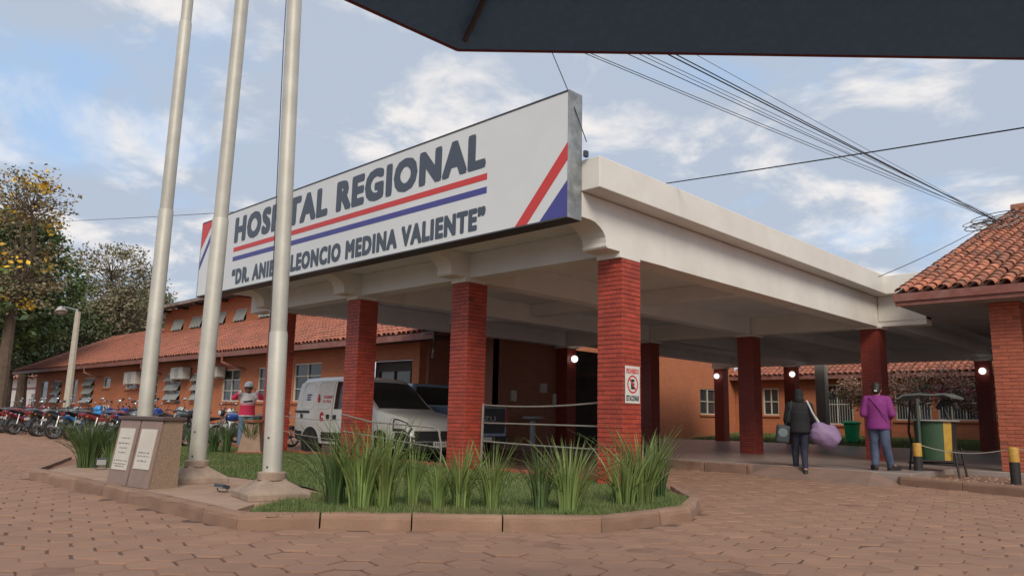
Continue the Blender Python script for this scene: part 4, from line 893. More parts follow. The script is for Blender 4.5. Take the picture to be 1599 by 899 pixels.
def vparts(root,st,paint):
    b=MB(); m=len(st[0][1])
    for side in (1,-1):
        o=len(b.v); b.v+=[(x,y*side,z) for x,S2 in st for y,z in S2]
        for i in range(len(st)-1):
            for j in range(m-1): b.f.append((o+i*m+j,o+i*m+j+1,o+(i+1)*m+j+1,o+(i+1)*m+j)); b.m.append(0)
    for idx in (0,len(st)-1):
        x,S2=st[idx]; b.add([(x,y,z) for y,z in S2]+[(x,-y,z) for y,z in reversed(S2[:-1])],[tuple(range(2*m-1))])
    b.add([(st[0][0],-.6,.30),(st[-1][0],-.6,.30),(st[-1][0],.6,.30),(st[0][0],.6,.30)],[(0,1,2,3)])
    return b.build('body',paint,root,smooth=True,local=True)
body=vparts(van,VS,M_vw)
def wheel(root,x,y,r,w,side,rim=M_rim):
    Mx=Matrix.Translation((x,y,r))@Matrix.Rotation(R(90),4,'X')
    ty=MB().lathe([(r*.62,-w/2),(r*.95,-w/2),(r,-w*.32),(r,w*.32),(r*.95,w/2),(r*.62,w/2)],26,Mx,cap=False).build('wheel',M_tyre,root,smooth=True,local=True)
    prof=[(r*.63,-w*.45),(r*.63,w*.42),(r*.58,w*.45),(r*.50,w*.30),(r*.2,w*.36),(.001,w*.38)]
    MB().lathe([(a,-side*b2) for a,b2 in prof] if side>0 else [(a,b2) for a,b2 in prof],20,Mx,cap=False).build('rim',rim,ty,smooth=True,local=True)
    for k in range(8):
        a=2*math.pi*k/8; q=MB(); q.lathe([(r*.06,0),(r*.06,.004)],8,Matrix.Translation((x+math.cos(a)*r*.38,y-side*0,r+math.sin(a)*r*.38))@Matrix.Translation((0,-w*.355 if side>0 else w*.355,0))@Matrix.Rotation(R(90),4,'X'));
        if k%2==0: q.build('rim_hole',M_vb,ty,local=True)
for x in (.80,3.46):
    for s in (-1,1):
        wheel(van,x,s*.785,.30,.18,1 if s<0 else -1)
        a=MB(); a.lathe([(.36,0),(.36,.012)],28,Matrix.Translation((x,s*.846-.006,.33))@Matrix.Rotation(R(90),4,'X')); a.build('wheel_well_shade',M_vb,van,local=True)  # flat black disc, the shade inside the open wheel well put in as colour
for s in (-1,1):
    patch(VS,s,1.70,2.90,.455,lambda x:.655 if x<2.45 else .655-(x-2.45)*.42,.006,16).build('side_window',M_vg,van,smooth=True,local=True)
    patch(VS,s,1.25,3.05,.15,.265,.008,8,3).build('sill_strip',M_vb,van,local=True)
    patch(VS,s,.02,.42,.0,.26,.010,6,4).build('rear_bumper',M_vb,van,smooth=True,local=True)
    patch(VS,s,3.84,4.395,.0,lambda x:.215 if x<3.95 else .30,.010,8,5).build('front_bumper',M_vb,van,smooth=True,local=True)
    patch(VS,s,3.88,4.34,lambda x:.31,lambda x:.52+.30*(x-3.88),.007,8,5).build('headlight_surround',M_vb,van,smooth=True,local=True); patch(VS,s,3.93,4.30,lambda x:.34,lambda x:.48+.30*(x-3.93),.013,8,5).build('headlight_lens',M_hl,van,smooth=True,local=True); MB().ball((4.12,s*.742,.80),(.10,.062,.06),14,Matrix.Rotation(-.35*s,3,'Z')).build('headlight',M_hl,van,smooth=True,local=True)
    q=MB(); q.ball((2.74,s*.98,1.12),(.07,.10,.09),10); q.path([(2.74,s*.84,1.06),(2.74,s*.95,1.10)],.02,6); q.build('mirror',M_vb,van,smooth=True,local=True)
    for x0,x1,z in ((.32,.40,.93),(1.42,1.54,.93),(1.68,1.82,.92)):
        q=MB(); q.cbox(((x0+x1)/2,s*.848,z),(x1-x0,.02,.10)); q.build('door_handle',M_vb,van,bevel=.01,local=True)
    q=MB(); q.cbox((.38,s*.845,1.03),(.62,.012,.05)); q.build('slide_rail',M_vb,van,local=True)
    for x0,x1 in ((.30,.82),(.95,1.52)):
        P=[loftpt(VS,x,t)+Vector((0,.001,0)) for x,t in ((x0,.47),(x0+.06,.455),(x1-.06,.455),(x1,.47),(x1,.62),(x1-.07,.65),(x0+.10,.65),(x0+.03,.62),(x0,.47))]
        MB().path([(p.x,p.y*s,p.z) for p in P],.009,6).build('panel_ridge',M_vw,van,smooth=True,local=True)
    P=[loftpt(VS,1.62,t) for t in (.20,.33,.45,.55,.65,.70)]; MB().path([(p.x,p.y*s,p.z) for p in P],.006,4).build('door_seam',M_vb,van,local=True)
    patch(VS,s,2.50,3.23,.74,1.0,.006,10,6).build('windscreen',M_vg,van,smooth=True,local=True)
    patch(VS,s,.0,.03,.46,.62,.008,2,4).build('rear_light',M_redl,van,local=True)
q=MB(); q.box((4.26,-.66,.48),(4.412,.66,.69)); q.build('grille',M_vb,van,bevel=.02,local=True)
q=MB(); q.box((4.24,-.71,.28),(4.43,.71,.478)); q.build('front_bumper',M_vb,van,bevel=.04,local=True)
q=MB(); q.box((4.431,-.20,.37),(4.44,.20,.48)); pl2=q.build('number_plate',M_ww,van,local=True)
mk=MB()
for i in range(6): mk.cbox((4.4415,-.145+i*.058,.425),(.002,.032,.06))
o=mk.build('plate_marks',mat('plate_grey',(.25,.23,.2),.6),pl2,local=True); o['kind']='stuff'
q=MB(); q.add([(4.414,0,.68),(4.414,.055,.60),(4.414,0,.52),(4.414,-.055,.60),(4.424,0,.66),(4.424,.04,.60),(4.424,0,.54),(4.424,-.04,.60)],[(0,1,5,4),(1,2,6,5),(2,3,7,6),(3,0,4,7)]); q.build('badge',M_rim,van,local=True)
M_lr=mat('logo_red',(.45,.03,.05),.5); M_lb=mat('logo_blue',(.05,.07,.22),.5)
def onside(x,z,o=.004):
    t=.33
    for k in range(60):
        t=k/100+.30
        if loftpt(VS,x,t).z>=z: break
    p=loftpt(VS,x,t); return p.y+o
MV=lambda x,z:Matrix(((1,0,0,0),(0,0,-1,-onside(x,z)),(0,1,0,0),(0,0,0,1)))
text_mesh('TU SANGRE',1.22,1.58,1.33,1.40,MV(1.3,1.37),M_lr,'logo_text',van,.002,local=True); text_mesh('ES VIDA',1.22,1.55,1.23,1.30,MV(1.3,1.27),M_lr,'logo_text',van,.002,local=True)
text_mesh('C',1.14,1.30,.82,1.03,MV(1.2,.95),M_lr,'logo_letter',van,.003,bold=.06,local=True)
q=MB(); yy=onside(1.1,1.3); vs=[(1.03+.07*math.sin(a)*(1 if a<math.pi else .7),-yy-.002,1.30-.085*math.cos(a)+ (.05 if abs(a-math.pi)<.5 else 0)) for a in [2*math.pi*k/14 for k in range(14)]]; q.add(vs,[tuple(range(14))]); q.build('logo_drop',M_lr,van,local=True)
for i,(w2,z) in enumerate(((.20,1.40),(.15,1.345),(.17,1.29))): q=MB(); q.box((.50,-onside(.6,z)-.003,z),(.50+w2,-onside(.6,z)-.001,z+.035)); q.build('logo_bar',M_lb,van,local=True)
# dark pickup behind it (faces away to the left)
M_pk2=mat('pickup_paint',(.22,.30,.42),.25,.05,3,metal=.3,coat=.8)
pk=thing('pickup_truck','dark blue-grey pickup parked behind the white van, tailgate to the right','pickup',(-13.0,12.42,0))
q=MB(); W2=.83
q.prism([(0,.55),(0,1.24),(-1.55,1.26),(-1.55,1.10),(-3.6,1.10),(-5.0,.98),(-5.15,.75),(-5.15,.42),(-4.9,.35),(-.1,.42)],1,-W2,W2); q.build('body',M_pk2,pk,bevel=.05,local=True,seg=3)
q=MB(); A=[(-1.62,-.80,1.10),(-3.75,-.80,1.10),(-3.75,.80,1.10),(-1.62,.80,1.10),(-1.78,-.64,1.78),(-3.0,-.64,1.78),(-3.0,.64,1.78),(-1.78,.64,1.78)]; q.add(A,[(0,1,2,3),(4,5,6,7),(0,1,5,4),(1,2,6,5),(2,3,7,6),(3,0,4,7)]); q.build('cab',M_pk2,pk,bevel=.06,local=True,seg=3)
def panel(pts,o,m,name): 
    P=[Vector(p) for p in pts]; n=(P[1]-P[0]).cross(P[2]-P[0]).normalized()*o; MB().add([p+n for p in P],[(0,1,2,3)]).build(name,m,pk,local=True)
panel([(-1.645,-.70,1.20),(-1.645,.70,1.20),(-1.765,.57,1.70),(-1.765,-.57,1.70)],.012,M_vg,'rear_window')
for s in (-1,1): panel([(-1.75,s*.785,1.17),(-3.6,s*.785,1.17),(-2.98,s*.665,1.70),(-1.86,s*.665,1.70)],.012*s,M_vg,'side_window')
MB().box((.001,-.74,.62),(.02,.74,1.20)).build('tailgate',mat('tailgate_shadow',(.02,.021,.023),.35,.1,5),pk,local=True,bevel=.01)  # tailgate coloured near black for the shadow on that end of the blue-grey body
text_mesh('ISUZU',-.42,.42,.90,1.02,Matrix(((0,0,1,.021),(1,0,0,0),(0,1,0,0),(0,0,0,1))),mat('chrome_dull',(.3,.3,.3),.35,metal=.7),'tailgate_lettering',pk,.004,local=True)
for s in (-1,1):
    MB().box((-.04,s*.79-.05,.78),(.018,s*.79+.05,1.18)).build('tail_light',M_redl,pk,local=True,bevel=.01)
    for x in (-.95,-4.15): wheel(pk,x,s*.72,.36,.24,1 if s<0 else -1); MB().lathe([(.42,0),(.42,.012)],26,Matrix.Translation((x,s*.832-.006,.42))@Matrix.Rotation(R(90),4,'X')).build('wheel_well_shade',M_vb,pk,local=True)  # black disc round each wheel stands in for the shaded hollow behind it
MB().box((0,-.80,.40),(.12,.80,.56)).build('rear_bumper',M_vb,pk,local=True,bevel=.02); MB().box((.121,-.22,.44),(.126,.22,.54)).build('number_plate',M_ww,pk,local=True)
# ================================================================== motorcycles (face +Y, rear to the road)
M_body=mat('bike_paint',(1,1,1),.3,.06,5,coat=.5,objcol=True); M_seat=mat('bike_seat',(.02,.02,.021),.6,.2,15); M_eng=mat('bike_engine',(.16,.16,.155),.45,.3,20,metal=.6); M_chr=mat('bike_chrome',(.33,.32,.31),.4,.25,9,metal=.7); M_org=mat('indicator',(.55,.16,.01),.25); M_mir=mat('mirror_glass',(.65,.68,.70),.04,0,1,metal=1)
def bike_proto(style):
    t=thing('motorcycle','x','motorcycle',(0,0,0))
    def wh(y,r,w,spoke):
        Mx=Matrix.Translation((0,y,r))@Matrix.Rotation(R(90),4,'Y')
        q=MB(); q.lathe([(r*.80,-w/2),(r*.93,-w/2),(r,0),(r*.93,w/2),(r*.80,w/2)],24,Mx,cap=False); ty=q.build('wheel',M_tyre,t,smooth=True,local=True)
        q=MB(); q.lathe([(r*.74,-w*.4),(r*.82,-w*.45),(r*.82,w*.45),(r*.74,w*.4),(r*.74,-w*.4)],24,Mx,cap=False); q.build('rim',M_chr,ty,smooth=True,local=True)
        q=MB(); q.lathe([(.05,-.06),(.05,.06)],10,Mx); q.build('hub',M_eng,ty,smooth=True,local=True)
        q=MB()
        if spoke:
            for k in range(14): a=2*math.pi*k/14; q.path([(.03 if k%2 else -.03,y+math.cos(a+.2)*.05,r+math.sin(a+.2)*.05),(0,y+math.cos(a)*r*.77,r+math.sin(a)*r*.77)],.0035,3,False)
        else:
            for k in range(5): a=2*math.pi*k/5; q.path([(0,y+math.cos(a)*.04,r+math.sin(a)*.04),(0,y+math.cos(a)*r*.77,r+math.sin(a)*r*.77)],.016,5,False)
        q.build('spokes',M_chr if spoke else M_eng,ty,local=True)['kind']='stuff'
    sp=style!=1
    wh(-.62,.295,.10,sp); wh(.66,.295,.08,sp)
    q=MB(); q.cbox((0,.03,.40),(.20,.34,.26)); q.cbox((0,.10,.56),(.13,.17,.2)); q.build('engine',M_eng,t,bevel=.03,local=True)
    q=MB(); q.path([(0,.45,.86),(0,.30,.62),(0,.28,.30),(0,-.15,.26),(0,-.30,.42),(0,-.35,.66)],.022,6); q.path([(0,.45,.84),(0,.1,.76),(0,-.35,.68),(0,-.75,.74)],.024,6)
    for s in(-1,1): q.path([(s*.07,-.30,.36),(s*.09,-.62,.295)],.018,6)
    q.build('frame',M_vb,t,smooth=True,local=True)
    for s in (-1,1):
        MB().path([(s*.075,.66,.295),(s*.075,.44,.92)],.019,7).build('fork',M_chr,t,smooth=True,local=True)
        MB().path([(s*.10,-.60,.34),(s*.10,-.50,.72)],.026,7).build('shock_absorber',M_chr,t,smooth=True,local=True)
        MB().path([(s*.33,.30,1.04),(s*.25,.33,1.22),(s*.28,.33,1.25)],.006,5).build('mirror_stem',M_vb,t,local=True)
        q=MB(); q.ball((s*.30,.325,1.27),(.062,.016,.042),9); q.build('mirror',M_mir if style!=2 else M_vb,t,smooth=True,local=True)
        q=MB(); q.ball((s*.15,-.82,.74),(.03,.035,.025),7); q.build('indicator',M_org,t,smooth=True,local=True)
    if style==1:  # step-through with leg shields
        q=MB(); q.prism([(.50,.95),(.58,.70),(.42,.38),(.26,.36),(.34,.62),(.36,.90)],0,-.17,.17); q.build('leg_shield',M_body,t,bevel=.05,local=True,seg=3)
        q=MB(); q.prism([(.34,.60),(.0,.50),(-.30,.60),(-.85,.80),(-.86,.72),(-.34,.46),(.0,.40),(.3,.46)],0,-.11,.11); q.build('side_cover',M_body,t,bevel=.04,local=True,seg=3)
        q=MB(); q.ball((0,.47,.98),(.16,.12,.12),10); q.build('headlight_cowl',M_body,t,smooth=True,local=True)
    else:
        q=MB(); q.ball((0,.17,.83),(.135,.27,.13),12); q.build('tank',M_body,t,smooth=True,local=True)
        q=MB(); q.prism([(-.18,.72),(-.40,.74),(-.88,.86),(-.90,.79),(-.42,.58),(-.18,.56)],0,-.105,.105); q.build('side_cover',M_body,t,bevel=.03,local=True,seg=3)
        q=MB(); q.ball((0,.56,.95),(.10,.10,.105),10); q.build('headlight_cowl',M_vb if style==0 else M_body,t,smooth=True,local=True)
        if style==2:
            q=MB(); q.prism([(.55,1.06),(.68,.98),(.62,.82),(.45,.80),(.42,.98)],0,-.14,.14); q.build('fairing',M_body,t,bevel=.05,local=True,seg=3)
    q=MB(); q.ball((0,.635,.95),(.08,.03,.08),10); q.build('headlight',M_hl,t,smooth=True,local=True)
    q=MB(); q.prism([(.10,.80),(-.05,.79),(-.30,.80),(-.80,.90),(-.84,.86),(-.55,.77),(-.25,.72),(.05,.74)],0,-.12,.12); q.build('seat',M_seat,t,bevel=.04,local=True,seg=3)
    q=MB(); q.path([(-.36,.26,1.03),(-.28,.34,1.05),(-.12,.44,.98),(.12,.44,.98),(.28,.34,1.05),(.36,.26,1.03)],.014,7); q.build('handlebar',M_vb,t,smooth=True,local=True)
    for s in(-1,1): MB().path([(s*.36,.26,1.03),(s*.30,.33,1.045)],.021,7).build('grip',M_seat,t,smooth=True,local=True)
    def fender(y,r,a0,a1,w,m):
        q=MB(); vs=[];k=9
        for i in range(k+1):
            a=R(a0+(a1-a0)*i/k)
            for x,rr in ((-w,r-.02),(-w*.5,r),(w*.5,r),(w,r-.02)): vs.append((x,y+math.cos(a)*rr,.295+math.sin(a)*rr))
        q.add(vs,[(i*4+j,i*4+j+1,(i+1)*4+j+1,(i+1)*4+j) for i in range(k) for j in range(3)]); q.build('fender',m,t,smooth=True,local=True)
    fender(.66,.335,20,150,.06,M_body if style else M_chr); fender(-.62,.36,50,175,.075,M_vb)
    q=MB(); q.path([(.10,.12,.34),(.13,.0,.22),(.14,-.35,.26)],.022,8); q.path([(.14,-.33,.26),(.15,-.45,.29),(.16,-.86,.38)],[.03,.046,.05],10); q.build('exhaust',M_chr if style!=1 else M_eng,t,smooth=True,local=True)
    q=MB(); q.cbox((0,-.885,.81),(.16,.06,.09)); q.build('tail_light',M_redl,t,bevel=.02,local=True)
    q=MB(); q.cbox((0,-.96,.60),(.15,.008,.08)); q.build('number_plate',mat('bike_plate',(.36,.35,.33),.6,.3,9),t,local=True)
    if style!=2:
        q=MB(); q.path([(-.11,-.55,.90),(-.11,-.92,.94),(.11,-.92,.94),(.11,-.55,.90)],.010,5)
        for y in(-.65,-.78): q.path([(-.11,y,.92),(.11,y,.92)],.008,5)
        q.build('rear_rack',M_chr,t,local=True)
    MB().path([(-.08,.0,.24),(-.22,-.06,.02)],.012,6).build('side_stand',M_vb,t,local=True)
    return t
protos=[bike_proto(s) for s in range(3)]
cols={'red':(.28,.02,.03),'blue':(.03,.07,.30),'black':(.02,.02,.022),'maroon':(.20,.02,.03),'silver':(.34,.34,.34),'light blue':(.02,.22,.55),'white':(.6,.6,.58),'dark green':(.03,.08,.05),'orange':(.5,.13,.02),'grey':(.13,.13,.14)}
BK=[(-37.2,'black',2),(-36.2,'red',0),(-35.3,'red',0),(-34.4,'red',1),(-33.4,'blue',0),(-32.3,'maroon',1),(-31.1,'silver',0),(-30.0,'black',0),(-28.7,'silver',2),(-27.5,'black',0),(-26.5,'light blue',1),(-25.6,'blue',2),(-24.6,'maroon',0),(-23.6,'black',2),(-22.7,'grey',0),(-21.8,'blue',2),(-21.0,'silver',1),(-20.2,'grey',2),(-19.4,'black',2)]
BK2=[(-36.8,'black',0),(-35.2,'grey',1),(-33.6,'blue',2),(-31.8,'red',1),(-30.4,'black',2),(-29.0,'white',1),(-27.2,'black',0),(-25.4,'red',2),(-23.9,'white',1),(-22.3,'blue',0),(-20.6,'black',1)]
used=set()
def place_bike(x,y,c,s,rz,ln,label,group):
    if s in used: t=dup(protos[s])
    else: t=protos[s]; used.add(s)
    t.location=(x,y,0); t.rotation_euler=(0,R(ln),rz); t['label']=label; t['category']='motorcycle'; t['group']=group
    def paint(o):
        o.color=(*cols[c],1)
        for ch in o.children: paint(ch)
    paint(t)
ordw=['first','second','third','fourth','fifth','sixth','seventh','eighth','ninth','tenth','eleventh','twelfth','thirteenth','fourteenth','fifteenth','sixteenth','seventeenth','eighteenth','nineteenth']
sty=['naked','step-through','faired']
for i,(x,c,s) in enumerate(BK): place_bike(x+rnd.uniform(-.1,.1),8.25+rnd.uniform(-.25,.25),c,s,rnd.gauss(.32,.14),-rnd.uniform(7,12),f'{c} {sty[s]} motorcycle, {ordw[i]} from the left in the front row','motorcycles in the front row')
for i,(x,c,s) in enumerate(BK2): place_bike(x+rnd.uniform(-.15,.15),10.9+rnd.uniform(-.3,.3),c,s,rnd.gauss(.2,.25)+(math.pi if i%3==0 else 0),-rnd.uniform(7,12),f'{c} {sty[s]} motorcycle, {ordw[i]} from the left in the row by the wall','motorcycles in the rear row')
# ================================================================== trees and shrubs
def leafmat(name,col,var=.35): 
    m=mat(name,col,.6,.25,1.2,island=var); return m
M_bark=mat('bark',(.12,.085,.06),.95,.3,4,bump=.6,bscale=12)
def tree(name,label,base,height,crown,trunk_r,leaves,cat='tree',seed=1,twigs=60,flowers=None,group='trees behind the left building',bark=M_bark):
    'crown: list of (dx,dy,z,rx,ry,rz); leaves: list of (material,count,size)'
    r=random.Random(seed); bx_,by_,bz_=base; t=thing(name,label,cat,base,group)
    b=MB(); zf=min(c[2]-c[5]*.6 for c in crown); top=Vector((bx_+r.uniform(-.3,.3),by_,bz_+max(zf,height*.3)))
    mid=Vector((bx_+r.uniform(-.2,.2),by_,bz_+(top.z-bz_)*.5))
    b.path([Vector(base)-Vector((0,0,.2)),mid,top],[trunk_r*1.25,trunk_r*.95,trunk_r*.8],9)
    tips=[]
    for c in crown:
        cc=Vector((bx_+c[0],by_+c[1],bz_+c[2])); md=(top+cc)/2+Vector((r.gauss(0,.3),r.gauss(0,.3),r.uniform(0,.4)))
        b.path([top,md,cc],[trunk_r*.5,trunk_r*.3,trunk_r*.14],6)
        for k in range(max(3,twigs//len(crown))):
            v=Vector((r.gauss(0,1),r.gauss(0,1),r.gauss(0,1))).normalized(); e=cc+Vector((v.x*c[3],v.y*c[4],abs(v.z)*c[5] if r.random()<.7 else v.z*c[5]))*r.uniform(.7,1.08)
            s=cc+(md-cc)*r.uniform(0,.5); m2=(s+e)/2+Vector((r.gauss(0,.12),r.gauss(0,.12),r.gauss(0,.12)))*c[3]*.5
            b.path([s,m2,e],[trunk_r*.10,trunk_r*.06,trunk_r*.02],4,False); tips.append((e,m2))
    b.build('trunk',bark,t,smooth=True,clean=False)
    for mi,(m,n,size) in enumerate(leaves):
        g=MB(); clus=[]
        for k in range(max(1,n//26)):
            c=r.choice(crown); 
            while True:
                v=Vector((r.uniform(-1,1),r.uniform(-1,1),r.uniform(-1,1)))
                if .25<v.length<1: break
            v=v.normalized()*(v.length**.45); clus.append((Vector((bx_+c[0]+v.x*c[3],by_+c[1]+v.y*c[4],bz_+c[2]+v.z*c[5])),c))
        for cp,c in clus:
            cs=min(c[3],c[5])*r.uniform(.14,.30)
            for k in range(26):
                p=cp+Vector((r.gauss(0,cs),r.gauss(0,cs),r.gauss(0,cs*.6))); s=size*r.uniform(.6,1.3)
                a=Vector((r.gauss(0,1),r.gauss(0,1),r.gauss(0,.55))).normalized(); q=a.cross(Vector((r.gauss(0,1),r.gauss(0,1),r.gauss(0,1)))).normalized()
                g.add([p-a*s*.5,p+q*s*.28,p+a*s*.5,p-q*s*.28],[(0,1,2,3)])
        tag(g.build('crown' if mi==0 else 'blossom',m,t,clean=False),kind='stuff' if False else None)
    return t
L_g=leafmat('leaf_green',(.12,.19,.05)); L_d=leafmat('leaf_dark',(.065,.105,.038)); L_b=leafmat('leaf_brown',(.20,.165,.09)); L_o=leafmat('leaf_olive',(.15,.145,.075)); L_y=mat('flower_yellow',(.62,.38,.02),.6,.2,2,island=.3)
def polar(px,d):
    v=_f+_r*((px-799.5)/CF); a=Vector((v.x,v.y)).normalized()*d; return (a.x,a.y,-.05)
B=polar(16,60)
tree('broadleaf_tree','large green tree at the left edge, its trunk behind the motorcycles',B,15,[(-1,0,7.2,4.6,4,2.0),(2.0,0,6.0,3.4,3,1.4),(2.6,1,9.0,2.6,3,1.7),(0,0,10.5,3.6,3,1.9),(-3,0,9,4,3,2.5),(3.2,0,11.6,1.8,2,1.1),(-.5,0,13,2.2,2,1.0)],.62,[(L_g,15000,.30),(L_d,7000,.30)],seed=3)
tree('yellow_flowering_tree','sparse tree with yellow blossom at the top left edge',polar(22,52),16,[(-.5,0,9.5,3.0,2.5,2.8),(1.3,0,12.6,2.4,2.2,1.9),(-2,0,13.2,2.6,2,1.8),(1.5,0,8.0,2.4,2,1.8)],.34,[(L_b,3800,.22),(L_y,560,.34)],seed=5,twigs=150)
tree('bare_tree','tall half-bare brown tree behind the tiled roof',polar(172,76),15.5,[(-1,0,9.0,5,4,2.8),(3,0,10.0,4.2,4,2.6),(0,0,13.2,4.6,4,2.2),(4.5,0,8,4,4,2.5)],.42,[(L_b,7000,.27),(L_o,6000,.27)],seed=8,twigs=240)
tree('broadleaf_tree','dark low tree filling the gap behind the street lamp',polar(108,74),10,[(-2,0,6.0,4,3,2.4),(2,0,6.5,4,3,2.6),(0,0,8.4,3,3,1.6)],.4,[(L_d,9000,.32),(L_o,4000,.3)],seed=9)
tree('bare_tree','dull olive tree behind the roof near the first flagpole',polar(222,88),14,[(-2,0,8.5,5,4,3),(3,0,8.5,5,4,3),(0,0,11.8,3.6,3,1.8)],.45,[(L_o,9000,.32),(L_d,4500,.32)],seed=10,twigs=160)
tree('young_tree','thin small tree in front of the far white building',polar(36,72),5,[(0,0,4.6,1.8,1.6,.9)],.16,[(L_d,1300,.3)],seed=12,twigs=20)
for i,(px,Y,h,l) in enumerate(((-75,58,11,'tree mass at far left beyond the frame edge'),(55,86,12,'distant tree behind the big green tree'))):
    tree('broadleaf_tree',l,polar(px,Y),h,[(-2,0,h*.6,5,4,3),(3,0,h*.62,5,4,3),(0,0,h*.85,4,3,2)],.45,[(L_d,3500,.5),(L_g,2500,.5)],seed=30+i)
pc2=at(1432,600,1,32.7)
tree('bougainvillea','straggly pinkish-brown bougainvillea in front of the rear building',(pc2.x,32.7,.17),3.4,[(-1.6,0,2.0,1.0,.8,.65),(-.4,0,2.35,1.2,.9,.75),(.9,0,2.3,1.2,.9,.7),(1.9,0,2.0,.9,.8,.6),(-2.5,0,2.2,.6,.6,.6)],.09,[(leafmat('leaf_dry',(.34,.19,.13)),6500,.10),(mat('flower_magenta',(.42,.03,.12),.6,.2,2,island=.3),260,.11),(leafmat('leaf_drygreen',(.10,.10,.045)),2000,.10)],'shrub',seed=14,twigs=170,group=None,bark=mat('pale_bark',(.26,.20,.15),.9,.3,6))
# ================================================================== people
M_skin=mat('skin',(.36,.19,.125),.55,.06,8); M_hair=mat('hair',(.018,.014,.012),.55,.3,40)
def remesh(name,b,m,parent,vox=.012,sm=6):
    o=b.build(name,m,parent,local=True); 
    r=o.modifiers.new('remesh','REMESH'); r.mode='VOXEL'; r.voxel_size=vox; r.use_smooth_shade=True
    s=o.modifiers.new('smooth','SMOOTH'); s.factor=.5; s.iterations=sm; return o
def cap(b,p,q,r0,r1,n=12):
    p,q=Vector(p),Vector(q); b.path([p,q],[r0,r1],n); b.ball(p,r0,n); b.ball(q,r1,n)
def limb(b,pts,rs):
    for i in range(len(pts)-1): cap(b,pts[i],pts[i+1],rs[i],rs[i+1])
def hand(b,w,d,curl=.5,side=1):
    'palm and five fingers from wrist w towards direction d'
    w,d=Vector(w),Vector(d).normalized(); u=d.cross(Vector((0,0,1))); u=u.normalized() if u.length>.1 else Vector((1,0,0)); nn=u.cross(d)
    for k in range(4):
        o=u*(k-1.5)*.020; L=(.070,.080,.075,.058)[k]; a=w+d*.085+o; cap(b,w+d*.02+o*.8,a,.013,.011,7); m=a+(d*math.cos(curl)-nn*math.sin(curl))*L*.5; e=m+(d*math.cos(curl*2.2)-nn*math.sin(curl*2.2))*L*.5; cap(b,a,m,.0092,.0085,7); cap(b,m,e,.0085,.0075,7)
    a=w+d*.03+u*side*.03; m=a+(d*.6+u*side*.8).normalized()*.035; e=m+(d*.9+u*side*.3).normalized()*.03; cap(b,a,m,.011,.010,7); cap(b,m,e,.010,.008,7)
def person(label,loc,rz,J,skin_parts,garments,group='people'):
    t=thing('person',label,'person',loc,None,rz)
    b=MB(); h=Vector(J['head'])
    b.ball(h,(.075,.092,.115),16); b.ball(h+Vector((0,.055,-.06)),(.05,.045,.055),12); cap(b,h+Vector((0,-.01,-.08)),Vector(J['neck'])+Vector((0,0,-.06)),.052,.06)
    b.ball(h+Vector((0,.098,-.012)),(.012,.02,.022),8)
    for s in(-1,1): b.ball(h+Vector((s*.076,-.005,-.01)),(.012,.022,.032),8)
    cap(b,J['neck'],J['chest'],.07,.115); b.ball(J['chest'],(.145,.10,.16),14); b.ball(J['pelvis'],(.14,.10,.12),14); cap(b,J['chest'],J['pelvis'],.11,.11)
    for s in 'lr':
        limb(b,[J['sh'+s],J['el'+s],J['wr'+s]],[.052,.040,.028]); hand(b,J['wr'+s],Vector(J['wr'+s])-Vector(J['el'+s]) if 'hd'+s not in J else J['hd'+s],J.get('curl',.6),1 if s=='l' else -1)
        limb(b,[J['hp'+s],J['kn'+s],J['an'+s]],[.082,.055,.038]); cap(b,J['an'+s],Vector(J['an'+s])+Vector(J['ft'+s]).normalized()*.14+Vector((0,0,-.045)),.036,.03)
    remesh('body',b,M_skin,t,.009,4)
    for s in(-1,1):
        q=MB(); q.ball(h+Vector((s*.030,.084,.012)),(.013,.007,.008),8); q.build('eye',mat('eye_dark',(.03,.02,.018),.3),t,smooth=True,local=True)
    q=MB(); q.ball(h+Vector((0,.094,-.058)),(.024,.008,.007),8); q.build('mouth',mat('lip',(.28,.10,.08),.5),t,smooth=True,local=True)
    for name,fn,m,vox in garments:
        g=MB(); fn(g); remesh(name,g,m,t,vox)
    return t
def jacket(J,rl=.075,hem=.80,wide=.185,deep=.125,sleeve=1.0):
    def f(b):
        ch,pv=Vector(J['chest']),Vector(J['pelvis'])
        b.ball(ch+Vector((0,0,.02)),(wide,deep,.20),16); b.lathe([(wide*.96,ch.z),(wide*.94,(ch.z+hem)/2),(wide*1.05,hem+.04),(wide*1.04,hem)],18,Matrix.Translation((pv.x,pv.y,0))@Matrix.Diagonal((1,deep/wide*1.12,1,1)))
        cap(b,Vector(J['neck'])+Vector((0,-.01,-.06)),ch+Vector((0,0,.1)),.085,.13); 
        for s in 'lr':
            e,w=Vector(J['el'+s]),Vector(J['wr'+s]); limb(b,[Vector(J['sh'+s]),e,e+(w-e)*.9*sleeve],[rl*1.08,rl*.86,rl*.66]); cap(b,J['sh'+s],ch+Vector((0,0,.10)),rl*1.05,.13)
    return f
def trousers(J,r=(.105,.075,.058),end=.93):
    def f(b):
        b.ball(J['pelvis'],(.165,.125,.13),14)
        for s in 'lr':
            k,a=Vector(J['kn'+s]),Vector(J['an'+s]); limb(b,[Vector(J['hp'+s]),k,k+(a-k)*end],list(r))
    return f
